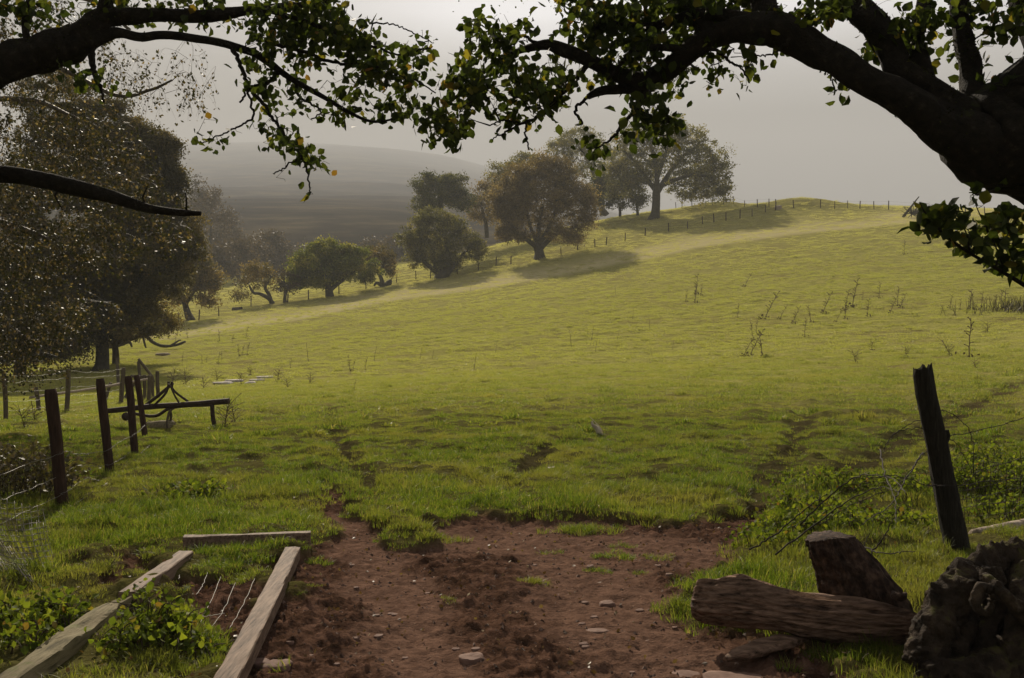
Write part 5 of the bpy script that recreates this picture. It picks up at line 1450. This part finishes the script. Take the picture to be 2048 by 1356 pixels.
# ------------------------------------------------------------------ dead stalks and weeds in the pasture
def stalk(h, lean, seed, style):
    r = np.random.default_rng(seed); G = Geo()
    n = 12; s = np.linspace(0, 1, n)
    p = np.stack([lean * s ** 1.2 * h + .02 * fbm(s * 4, s * 0 + seed, None, 2, 1) * h, .1 * h * s * r.normal(), s * h * math.sqrt(max(.1, 1 - lean ** 2 * .5))], -1)
    tube(G, p, np.linspace(.016, .007, n) * (1 + .3 * (style == 'bushy')), 5)
    nb = {'plain': 3, 'thistle': 12, 'bushy': 22, 'tuft': 16}[style]
    for k in range(nb):
        u = r.uniform(.25, 1) if style != 'bushy' else r.uniform(0, .8)
        b = p[int(u * (n - 1))]; a = r.uniform(0, 6.28); L = h * (.05 if style == 'plain' else .12 if style == 'thistle' else .4) * r.uniform(.5, 1.3)
        e = b + np.array([math.cos(a), math.sin(a), r.uniform(.2, 1.2)]) * L
        tube(G, np.array([b, (b + e) / 2 + [0, 0, .1 * L], e]), np.array([.009, .008, .012 if style != 'plain' else .006]), 4, cap=True)
        if style in ('thistle', 'bushy', 'tuft'):
            tube(G, np.array([e - [0, 0, .012], e, e + [0, 0, .02]]), np.array([.006, .022, .005]), 5)
    if style != 'plain':
        m_ = 16
        leaves(G, r.normal(size=(m_, 3)) * np.array([.12, .12, .05]) * min(h, 1) + [0, 0, .06], .10, None, -.2, r, 'rhomb')
    return G
ST = {}
for sty in ('plain', 'thistle', 'bushy', 'tuft'):
    for k in range(3):
        for lean in (-.1, .15, .45):
            G = stalk(1.0 if sty != 'tuft' else .6, lean, 7 * k + 3, sty)
            ST[(sty, k, lean)] = mkmesh('dead_stalk', G.v(), G.f(), M['dry'], G.t(), True)
rk = np.random.default_rng(15)
def put_stalk(px, row, hpx, lean, sty, label, group, name='dead_stalk'):
    p = hz(px, row)
    k = int(rk.integers(0, 3)); me = ST[(sty, k, lean)]
    h = hpx / F * p[1] / (1.0 if sty != 'tuft' else .6)
    o = bpy.data.objects.new(name, me); COL.objects.link(o); o.location = p - [0, 0, .02 * h]
    o.scale = (h, h, h); 
    if sty in ('bushy', 'tuft'): o.rotation_euler = (0, 0, rk.uniform(0, 6.28))
    tag(o, label, 'dead plant', group)
_o = 'first second third fourth fifth sixth seventh eighth ninth tenth eleventh twelfth thirteenth fourteenth fifteenth sixteenth seventeenth eighteenth nineteenth twentieth'.split()
ORD = _o + ['twenty-' + q_ for q_ in _o[:9]] + ['thirtieth'] + ['thirty-' + q_ for q_ in _o[:9]] + ['fortieth']
Z = [('tall leaning dry stalk on the right slope', 'dry stalks on the right slope',
      [(1391, 590, 44, .15), (1372, 604, 26, .15), (1390, 606, 38, .15), (1402, 592, 26, .15), (1490, 574, 30, .45), (1530, 637, 60, .45), (1475, 635, 30, .15), (1622, 647, 38, -.1), (1585, 648, 40, .45), (1645, 628, 50, .45), (1672, 645, 26, .45), (1690, 620, 44, .15),
       (1735, 636, 38, .15), (1758, 596, 34, .15), (1780, 628, 40, .45), (1795, 612, 40, .15), (1800, 616, 34, .45), (1690, 640, 34, .15), (1808, 510, 30, .15), (1609, 675, 40, .15), (1507, 680, 38, -.1), (1512, 670, 30, .15), (1725, 600, 20, .15), (1900, 618, 28, .15), (1910, 630, 22, -.1),
       (1920, 622, 26, .15), (1705, 615, 60, .15), (1560, 640, 30, .45), (1940, 620, 44, .15), (1950, 620, 40, -.1), (1963, 618, 36, .15), (1990, 622, 34, .15), (2002, 618, 40, .15), (2012, 620, 44, -.1)], 'thistle'),
     ('thin dry stalk in the middle of the pasture', 'thin dry stalks in the middle pasture',
      [(940, 586, 16, .15), (991, 706, 26, .15), (1016, 694, 18, .15), (1183, 686, 32, .15), (1191, 704, 30, .15), (1143, 698, 36, -.1), (1235, 680, 24, .15), (1300, 660, 28, -.1), (948, 738, 34, .15), (840, 722, 26, .15), (748, 722, 32, .15), (865, 720, 20, .15), (1265, 640, 22, .15), (1232, 594, 20, -.1), (617, 724, 40, -.1), (1345, 700, 20, .15)], 'plain'),
     ('short stiff dry stalk in the lower left pasture', 'short dry stalks on the lower left pasture',
      [(437, 728, 24, .15), (444, 724, 22, -.1), (478, 714, 26, -.1), (484, 712, 22, .15), (494, 712, 26, .15), (364, 722, 18, .15), (405, 728, 20, -.1), (412, 726, 16, .15), (440, 684, 26, -.1), (464, 686, 18, .15), (375, 676, 18, -.1), (492, 676, 22, .15), (700, 742, 34, -.1), (706, 742, 24, .15), (730, 738, 26, .15), (708, 782, 22, .15), (580, 736, 22, .15), (350, 686, 20, .15)], 'thistle')]
for lab, grp, L, sty in Z:
    for kk, (px, row, h, ln) in enumerate(sorted(L)):
        put_stalk(px, row, h, ln, sty, lab + ', %s from the left' % ORD[kk], grp)
for (px, row, h, ln, sty, lab) in [(1525, 714, 54, -.1, 'thistle', 'upright thorny dead stalk of the crossed group on the right slope'), (1488, 712, 42, .45, 'thistle', 'leaning dead stalk left of the crossed group on the right slope'), (1500, 712, 60, .45, 'thistle', 'low long dead stalk crossing the upright thorny one'),
     (1712, 726, 30, .15, 'bushy', 'dark bushy dead thistle on the right pasture above the leaning post'), (1744, 700, 16, .15, 'tuft', 'tiny dead seed head right of the bushy dead thistle'), (1812, 716, 24, -.1, 'bushy', 'bent withered weed left of the tallest stalk on the right'),
     (1938, 714, 82, .15, 'thistle', 'tallest dry stalk near the right edge of the pasture'), (1900, 712, 34, .45, 'bushy', 'sprawling dead weed left of the tallest dry stalk'), (1975, 665, 26, .15, 'bushy', 'curled dry weed by the right edge above the tallest stalk'), (1950, 738, 22, .45, 'bushy', 'low dead weed under the tallest dry stalk'),
     (450, 862, 60, .15, 'bushy', 'spreading dead weed clump behind the leg of the rusty implement'), (470, 850, 44, .45, 'bushy', 'thin brown weed at the right end of the rusty implement'),
     (345, 765, 30, .15, 'bushy', 'brown weed clump left of the pale boulders'), (372, 770, 34, -.1, 'bushy', 'wide brown weed clump below the fallen branch'), (408, 778, 26, .15, 'bushy', 'small brown weed between clump and pale boulders'), (435, 762, 26, .15, 'bushy', 'brown weed behind the left pale boulder'), (482, 770, 20, .15, 'tuft', 'low weed in front of the pale boulders'), (555, 762, 22, .15, 'tuft', 'low dark weed right of the end boulder'), (575, 776, 24, .45, 'bushy', 'bent brown weed right of the pale boulders'), (620, 768, 26, .15, 'bushy', 'dry spiky weed furthest right of the pale boulders'), (500, 752, 18, .15, 'tuft', 'little weed behind the pale boulders'),
     (70, 850, 40, .15, 'bushy', 'brown weed clump right of the first stock fence post'), (110, 855, 40, -.1, 'bushy', 'brown weed clump in front of the stock fence'), (50, 860, 50, .15, 'bushy', 'tangled dead weed at the far left below the stock fence')]:
    put_stalk(px, row, h, ln, sty, lab, None, 'dead_weed')
# reed clump at the right edge
G = Geo(); b = hit(2040, 622); r = np.random.default_rng(4)
for k in range(420):
    x, y = b[0] + r.normal() * 1.5 + .6, b[1] + r.normal() * 1.0; z = base_ground(x, y)[0]; h = r.uniform(.25, .85); l = r.normal(size=2) * .22
    tube(G, np.array([[x, y, z], [x + l[0] * .5, y + l[1] * .5, z + h * .6], [x + l[0], y + l[1], z + h]]), np.array([.014, .012, .006]), 3)
tag(place('reed_clump', G, M['weed_leaf'], smooth=False), 'dense brown clump of dry reeds at the right edge of the pasture', 'reeds', kind='stuff')

# ------------------------------------------------------------------ leafy clumps in the foreground
def clump(name, label, cat, spots, n, leaf, hgt, mat, seed, stems=60, group=None):
    """spots: (px,row,rx_m,ry_m,weight,height)"""
    r = np.random.default_rng(seed); C0 = hit(spots[0][0], spots[0][1])
    root = empty(name, (C0[0], C0[1], ground(C0[0], C0[1])[0]), label, cat, group)
    G, GL = Geo(), Geo(); LP = []
    W_ = np.array([s[4] for s in spots], float); W_ /= W_.sum()
    for s, w in zip(spots, W_):
        c = hit(s[0], s[1]); m_ = int(n * w); hh = s[5]
        k = max(3, int(stems * w))
        a = r.uniform(0, 6.283, k); q = np.sqrt(r.uniform(0, 1, k))
        bx, by = c[0] + np.cos(a) * q * s[2] * .8, c[1] + np.sin(a) * q * s[3] * .8
        bz = ground(bx, by)
        per_ = max(2, m_ // k)
        for i in range(k):
            H = hh * r.uniform(.45, 1.15) * (1 - .35 * q[i]); d = r.normal(size=2) * H * .6
            p = smooth_path(np.array([[bx[i], by[i], bz[i]], [bx[i] + d[0] * .4, by[i] + d[1] * .4, bz[i] + H * .8], [bx[i] + d[0], by[i] + d[1], bz[i] + H * r.uniform(.55, 1.0)]]), 10)
            tube(G, p, np.linspace(.004, .002, 10), 4)
            t = r.uniform(.15, 1, per_); pp = p[np.minimum((t * 9).astype(int), 9)]
            LP.append(pp + r.normal(size=(per_, 3)) * leaf * .9)
    L = np.concatenate(LP)
    L[:, 2] = np.maximum(L[:, 2], ground(L[:, 0], L[:, 1]) + .01)
    place('stems', G, M['twig'], root)
    leaves(GL, L, leaf, None, -.1, r, 'leaf'); place('foliage', GL, M[mat], root, smooth=False)
clump('bramble', 'low bramble patch spreading over the ground between the log stub and the leaning post', 'bramble',
      [(1640, 1040, .55, .5, 3, .16), (1560, 1075, .4, .35, 3, .14), (1700, 1075, .4, .3, 2, .15), (1620, 985, .5, .6, 1.5, .14), (1740, 1000, .5, .5, 2, .2), (1530, 1105, .3, .25, 1.5, .10), (1820, 1000, .5, .5, 2, .22), (1800, 1060, .4, .35, 1.2, .14)], 3600, .042, .16, 'bramble_leaf', 201, 420)
clump('bramble', 'dense leafy bramble bank behind the netting at the right edge', 'bramble',
      [(1960, 1000, .6, .6, 3, .3), (2060, 1000, .8, .7, 4, .34), (2020, 1050, .5, .4, 2, .2), (1990, 960, .6, .8, 2, .3), (2120, 960, .8, .8, 2, .4)], 3400, .045, .3, 'bramble_leaf', 202, 330)
clump('nettles', 'leafy nettle clump growing inside the timber frame against the left rail', 'nettles',
      [(315, 1300, .2, .14, 3, .18), (360, 1315, .2, .14, 2, .17), (270, 1320, .16, .12, 2, .17), (285, 1225, .08, .08, .5, .11)], 760, .042, .24, 'bramble_leaf', 203, 90)
clump('nettles', 'leafy weeds at the bottom left outside the timber frame', 'nettles',
      [(60, 1265, .32, .25, 3, .16), (140, 1255, .2, .2, 1, .14), (10, 1320, .3, .2, 1.5, .16)], 700, .045, .16, 'bramble_leaf', 204, 70)
clump('weeds', 'dark straggly shrub of small leaves left of the nearest round post', 'shrub',
      [(60, 1010, .5, .5, 3, .62), (25, 1000, .5, .5, 2, .7), (85, 1000, .3, .3, 1, .4)], 1300, .05, .6, 'weed_leaf', 205, 90)
clump('weeds', 'yellow-green broad-leaved weed in the grass above the crossbar', 'weed',
      [(395, 1000, .4, .3, 2, .12), (345, 1010, .2, .2, 1, .12)], 260, .06, .12, 'bramble_leaf', 206, 30)

# bramble canes arching over the patch
G = Geo(); r = np.random.default_rng(33)
for L in [[(1550, 1110), (1640, 1040), (1700, 1000), (1760, 975), (1800, 985)], [(1600, 1050), (1650, 1000), (1700, 960), (1740, 950), (1790, 960), (1810, 990)], [(1760, 900), (1770, 950), (1790, 1000), (1790, 1050)],
          [(1845, 905), (1810, 960), (1780, 1010), (1720, 1050)], [(1700, 1080), (1760, 1105), (1830, 1103)], [(1740, 1110), (1770, 1070), (1800, 1010)], [(1690, 1140), (1720, 1110), (1740, 1060)], [(1500, 1100), (1560, 1060), (1620, 1010), (1650, 990)]]:
    a = smooth_path(np.array([P(x, y, 7.2 - .3 * i + (y - 1000) * -.006) for i, (x, y) in enumerate(L)]), 30)
    a[:, 2] = np.maximum(a[:, 2], ground(a[:, 0], a[:, 1]) + .03)
    tube(G, a + r.normal(size=a.shape) * .004, np.linspace(.006, .0025, 30), 5)
tag(place('bramble_cane', G, M['dark_wire']), 'bare dark bramble canes arching over the low bramble patch', 'canes')

# ------------------------------------------------------------------ grass
M['grass'], nt, o = newmat('grass')
t_ = attr(nt, 'tint')
c = ramp(nt, t_, [(0, (0.045, 0.075, 0.010)), (0.5, (0.105, 0.14, 0.020)), (0.85, (0.165, 0.195, 0.028)), (0.93, (0.24, 0.20, 0.08)), (1, (0.26, 0.20, 0.09))])
oi = nt.nodes.new("ShaderNodeObjectInfo")
c = mix(nt, 1.0, c, ramp(nt, oi.outputs['Random'], [(0, (0.72, 0.75, 0.7)), (1, (1.2, 1.15, 1.1))]), 'MULTIPLY')
pn = noise(nt, 0.6, 4, 0.6)
c = mix(nt, math_(nt, 'MULTIPLY', math_(nt, 'SUBTRACT', pn, 0.46), 3.2, True), c, (0.21, 0.175, 0.055))
gp = nt.nodes.new("ShaderNodeNewGeometry"); sp_ = nt.nodes.new("ShaderNodeSeparateXYZ"); nt.links.new(gp.outputs['Position'], sp_.inputs[0])
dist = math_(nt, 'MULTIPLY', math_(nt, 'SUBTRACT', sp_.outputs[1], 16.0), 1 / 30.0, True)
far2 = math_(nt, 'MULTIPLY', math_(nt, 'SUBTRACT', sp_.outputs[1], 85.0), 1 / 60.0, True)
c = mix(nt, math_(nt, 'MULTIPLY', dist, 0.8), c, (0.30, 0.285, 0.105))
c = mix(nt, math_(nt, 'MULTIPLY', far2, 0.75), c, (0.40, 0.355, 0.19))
b = N(nt, "ShaderNodeBsdfPrincipled"); nt.links.new(c, b.inputs['Base Color']); b.inputs['Roughness'].default_value = 0.5; b.inputs['Specular IOR Level'].default_value = 0.25
tr = N(nt, "ShaderNodeBsdfTranslucent"); nt.links.new(mix(nt, 1.0, c, (1.6, 1.7, 0.8), 'MULTIPLY'), tr.inputs[0])
ms = N(nt, "ShaderNodeMixShader"); ms.inputs[0].default_value = 0.5
nt.links.new(b.outputs[0], ms.inputs[1]); nt.links.new(tr.outputs[0], ms.inputs[2]); nt.links.new(ms.outputs[0], o.inputs[0])

def tuft_mesh(seed, n, R, H, w, seg=3, lean=.5):
    r = np.random.default_rng(seed)
    a = r.uniform(0, 6.283, n); q = np.sqrt(r.uniform(0, 1, n)) * R
    bx, by = np.cos(a) * q, np.sin(a) * q
    h = H * r.uniform(.45, 1.2, n) * (1 - .35 * (q / R) ** 2)
    ld = a + r.normal(size=n) * 1.1; ln = h * np.abs(r.normal(size=n)) * lean
    fw = r.uniform(0, 6.283, n)
    s = np.linspace(0, 1, seg + 1)
    X = bx[:, None] + np.cos(ld)[:, None] * ln[:, None] * s ** 1.8
    Y = by[:, None] + np.sin(ld)[:, None] * ln[:, None] * s ** 1.8
    Zz = h[:, None] * (s - .18 * s ** 3 * np.minimum(ln / h, 1.5)[:, None]) - .01
    wd = w * (1 - s ** 1.5 * .9) * r.uniform(.7, 1.3, n)[:, None] / 2
    L = np.stack([X - np.cos(fw)[:, None] * wd, Y - np.sin(fw)[:, None] * wd, Zz], -1)
    Rr = np.stack([X + np.cos(fw)[:, None] * wd, Y + np.sin(fw)[:, None] * wd, Zz], -1)
    v = np.stack([L, Rr], 2).reshape(n, -1, 3)
    k = np.arange(seg); f = np.stack([2 * k, 2 * k + 1, 2 * k + 3, 2 * k + 2], -1)
    f = (f[None] + (np.arange(n) * (2 * (seg + 1)))[:, None, None]).reshape(-1, 4)
    t = np.repeat(r.uniform(0, 1, n), 2 * (seg + 1))
    return mkmesh('tuft', v.reshape(-1, 3), f, M['grass'], t)
def tuft_coll(name, specs):
    c = bpy.data.collections.new(name)
    for i, s in enumerate(specs):
        c.objects.link(bpy.data.objects.new('%s_%02d' % (name, i), tuft_mesh(*s)))
    return c
short = tuft_coll('short_tuft', [(i, 50, .085, .050, .0040) for i in range(5)])
long_ = tuft_coll('long_tuft', [(10 + i, 60, .08, .10, .0046, 4, .7) for i in range(5)])
mid_ = tuft_coll('mid_tuft', [(20 + i, 90, .26, .075, .011, 2, .6) for i in range(4)])
far_ = tuft_coll('far_tuft', [(30 + i, 90, .55, .10, .032, 1, .7) for i in range(4)])

def scatter_obj(name, pts, scl, coll, label):
    me = mkmesh(name, pts, [])
    a = me.attributes.new('scl', 'FLOAT_VECTOR', 'POINT'); a.data.foreach_set('vector', np.asarray(scl, np.float32).ravel())
    r = np.random.default_rng(len(pts))
    rot = np.stack([r.normal(size=len(pts)) * .12, r.normal(size=len(pts)) * .12, r.uniform(0, 6.283, len(pts))], -1)
    a = me.attributes.new('rot', 'FLOAT_VECTOR', 'POINT'); a.data.foreach_set('vector', rot.astype(np.float32).ravel())
    o = bpy.data.objects.new(name, me); COL.objects.link(o)
    ng = bpy.data.node_groups.new(name + '_scatter', 'GeometryNodeTree')
    ng.interface.new_socket('Geometry', in_out='INPUT', socket_type='NodeSocketGeometry')
    ng.interface.new_socket('Geometry', in_out='OUTPUT', socket_type='NodeSocketGeometry')
    gi = ng.nodes.new('NodeGroupInput'); go_ = ng.nodes.new('NodeGroupOutput')
    ci = ng.nodes.new('GeometryNodeCollectionInfo'); ci.inputs['Collection'].default_value = coll
    ci.inputs['Separate Children'].default_value = True; ci.inputs['Reset Children'].default_value = True
    ip = ng.nodes.new('GeometryNodeInstanceOnPoints'); ip.inputs['Pick Instance'].default_value = True
    ar = ng.nodes.new('GeometryNodeInputNamedAttribute'); ar.data_type = 'FLOAT_VECTOR'; ar.inputs['Name'].default_value = 'rot'
    asx = ng.nodes.new('GeometryNodeInputNamedAttribute'); asx.data_type = 'FLOAT_VECTOR'; asx.inputs['Name'].default_value = 'scl'
    ng.links.new(gi.outputs[0], ip.inputs['Points']); ng.links.new(ci.outputs[0], ip.inputs['Instance'])
    rv = ng.nodes.new('FunctionNodeRandomValue'); rv.data_type = 'INT'
    for s_ in rv.inputs:
        if s_.name == 'Max' and s_.type == 'INT': s_.default_value = 50
    iout = [s_ for s_ in rv.outputs if s_.type == 'INT'][0]
    ng.links.new(iout, ip.inputs['Instance Index'])
    ng.links.new(ar.outputs['Attribute'], ip.inputs['Rotation']); ng.links.new(asx.outputs['Attribute'], ip.inputs['Scale'])
    ng.links.new(ip.outputs[0], go_.inputs[0])
    m = o.modifiers.new('scatter', 'NODES'); m.node_group = ng
    tag(o, label, 'grass', kind='stuff')
    return o

def board_d(x, y):
    d = np.full(len(x), 9.0)
    for p, q in ((rB2, rA), (lB2, lA), (cA + np.array([0, .06, 0]), cB + np.array([0, .06, 0]))):
        d = np.minimum(d, line_d([p[:2], q[:2]], x, y))
    return d
def wedge(n, r0, r1, seed, hw=0.56):
    r = np.random.default_rng(seed)
    R = np.sqrt(r.uniform(r0 ** 2, r1 ** 2, n)); a = r.uniform(-hw, hw, n)
    return R * np.sin(a), R * np.cos(a), r
GRASS_N = 1.0
def grass_zone(name, dens, r0, r1, coll, seed, label, base, tall=False):
    hw_ = 0.76 if r1 <= 20 else 0.6
    area = hw_ * (r1 ** 2 - r0 ** 2); n = int(area * dens * GRASS_N)
    x, y, r = wedge(n, r0, r1, seed, hw_)
    mud, rut, lane = masks(x, y)
    nz_ = fbm(x * 1.3, y * 1.3, None, 3, 77); n2 = fbm(x * 4.5, y * 4.5, None, 2, 78); n3 = fbm(x * .25, y * .25, None, 2, 79)
    keep = (r.uniform(size=n) > mud * 1.02) & (r.uniform(size=n) > rut * .8) & (r.uniform(size=n) < (.72 + .9 * n3 + .5 * n2 if r0 > 30 else .72 + .8 * n2 + .5 * nz_ + (0.25 if r1 > 20 else .1)))
    if r0 < 9: keep &= board_d(x, y) > .13
    x, y = x[keep], y[keep]; mud = mud[keep]
    sd = -np.minimum(poly_sd(MUD_A, x, y), poly_sd(MUD_B, x, y)) if r1 < 20 else np.full(len(x), -9.0)
    edge = np.exp(-((sd + .45) / .5) ** 2) if r1 < 20 else 0
    s = base * (0.72 + .75 * np.clip(nz_[keep] + .25, 0, 1) + .45 * np.clip(n2[keep], -.5, 1) + .55 * edge)
    z = ground(x, y)
    if r0 < 9: s = s * (0.45 + 0.55 * sstep(.12, .75, board_d(x, y)))
    hs = s * r.uniform(.8, 1.2, len(x))
    scatter_obj(name, np.stack([x, y, z], -1), np.stack([s ** .5, s ** .5, hs], -1), coll, label)
    return len(x)
tot = 0
tot += grass_zone('grass', 185, 3.2, 9.5, short, 1, 'short green grass round the gateway mud', 0.95)
tot += grass_zone('grass', 34, 3.2, 16, long_, 2, 'longer bright grass tufts standing in the short turf near the gateway', 0.85)
tot += grass_zone('grass', 120, 9.5, 20, short, 3, 'short green turf of the near pasture', 1.0)
tot += grass_zone('grass', 17, 20, 42, mid_, 4, 'green turf of the middle pasture', 0.85)
tot += grass_zone('grass', 4.2, 42, 100, far_, 5, 'yellow-green turf of the upper pasture', 0.62)
tot += grass_zone('grass', 1.2, 100, 205, far_, 7, 'pale tawny turf along the brow of the pasture', 1.1)
tus = tuft_coll('tussock', [(40 + i, 110, .22, .15, .022, 2, .6) for i in range(4)])
tot += grass_zone('grass', .5, 16, 120, tus, 6, 'scattered darker tussocks over the pasture', 0.8)
print('tufts', tot)
# separate tufts standing in the mud and inside the timber frame
TP, TS = [], []
r = np.random.default_rng(9)
for (px, row, rx, ry, n, s) in [(440, 1118, .26, .30, 46, .9), (520, 1112, .20, .22, 34, .85), (475, 1140, .24, .16, 26, .8), (492, 1160, .12, .10, 12, .7), (395, 1150, .1, .06, 5, .5), (620, 1125, .12, .07, 9, .6), (585, 1170, .05, .03, 3, .5), (1066, 1165, .09, .05, 9, .5), (885, 1204, .04, .03, 2, .35),
      (1225, 1110, .12, .10, 11, .6), (1250, 1090, .07, .05, 4, .5), (1200, 1140, .10, .05, 6, .5), (1308, 1112, .10, .05, 6, .5), (1100, 1103, .06, .04, 3, .4), (1280, 1140, .08, .03, 4, .3), (830, 1080, .25, .14, 26, .7), (1180, 1060, .35, .12, 26, .9), (970, 1020, .3, .2, 20, .9),
      (1370, 1220, .12, .10, 14, .75), (1395, 1175, .12, .06, 8, .7), (1480, 1155, .25, .14, 34, .65), (1570, 1150, .3, .18, 36, .65), (1520, 1262, .18, .05, 7, .6), (1830, 1330, .35, .14, 12, .6), (1870, 1150, .3, .25, 30, .7), (1800, 1130, .2, .2, 20, .8), (430, 1290, .18, .16, 22, .8), (400, 1340, .28, .14, 30, .85), (330, 1345, .2, .1, 14, .8),
      (210, 1050, .6, .4, 50, 1.0), (540, 1055, .5, .2, 40, .9), (440, 1050, .5, .2, 40, .9), (1010, 980, .5, .3, 26, .9), (1240, 990, .6, .3, 36, .95), (1400, 985, .5, .25, 30, .9), (660, 960, .3, .2, 14, .9)]:
    c = np.array(flat(px, row)); k = int(n)
    p = c + r.normal(size=(k, 2)) * np.array([rx, ry]) * .6
    kk = board_d(p[:, 0], p[:, 1]) > .12; p = p[kk]; k = len(p)
    TP.append(np.stack([p[:, 0], p[:, 1], ground(p[:, 0], p[:, 1])], -1)); ss = s * r.uniform(.6, 1.1, k); TS.append(np.stack([ss ** .5, ss ** .5, ss], -1))
scatter_obj('grass', np.concatenate(TP), np.concatenate(TS), long_, 'separate bright grass tufts in the mud, inside the frame and round the log')

# leaf litter and crumbs of earth and gravel in the mud
r = np.random.default_rng(12)
G = Geo(); n = 5200
x, y = r.uniform(-2.6, 2.4, n), r.uniform(3.4, 9.6, n)
m_, _, la = masks(x, y); k = (m_ > .6) & (r.uniform(size=n) > la * .55); x, y = x[k], y[k]; z = ground(x, y)
base = np.array([[1, 0, -.4], [-.3, .9, -.4], [-.7, -.7, -.4], [.1, .1, .8], [.7, .8, .1], [-.9, .3, .2]])
fc = np.array([[0, 4, 3], [4, 1, 3], [1, 5, 3], [5, 2, 3], [2, 0, 3]])
s = r.uniform(.004, .013, len(x)) * r.uniform(.6, 1.5, len(x)); a = r.uniform(0, 6.28, len(x))
bv = base[None] * s[:, None, None] * r.uniform(.6, 1.4, (len(x), 6, 3))
vx = bv[:, :, 0] * np.cos(a)[:, None] - bv[:, :, 1] * np.sin(a)[:, None] + x[:, None]
vy = bv[:, :, 0] * np.sin(a)[:, None] + bv[:, :, 1] * np.cos(a)[:, None] + y[:, None]
G.add(np.stack([vx, vy, bv[:, :, 2] + z[:, None]], -1).reshape(-1, 3), (fc[None] + (np.arange(len(x)) * 6)[:, None, None]).reshape(-1, 3), np.repeat(r.uniform(0, 1, len(x)), 6))
M['crumb'], nt, o = newmat('crumb')
b = N(nt, "ShaderNodeBsdfPrincipled"); nt.links.new(ramp(nt, attr(nt, 'tint'), [(0, (.03, .018, .012)), (.6, (.12, .07, .05)), (.93, (.15, .095, .07)), (1, (.30, .21, .16))]), b.inputs['Base Color']); b.inputs['Roughness'].default_value = .9
nt.links.new(b.outputs[0], o.inputs[0])
tag(place('gravel', G, M['crumb'], smooth=False), 'crumbs of red earth and gravel over the mud', 'gravel', kind='stuff')
G = Geo(); n = 1300
x, y = r.uniform(-3, 3.4, n), r.uniform(3.6, 10, n)
leaves(G, np.stack([x, y, ground(x, y) + .012], -1), .026, None, .1, r, 'leaf')
M['litter'] = leafmat('litter', [(0, (.07, .04, .02)), (.6, (.16, .095, .05)), (1, (.26, .19, .09))], tfac=.2)
tag(place('leaf_litter', G, M['litter'], smooth=False), 'scattered fallen brown leaves on the near ground', 'leaf litter', kind='stuff')
make_haze()
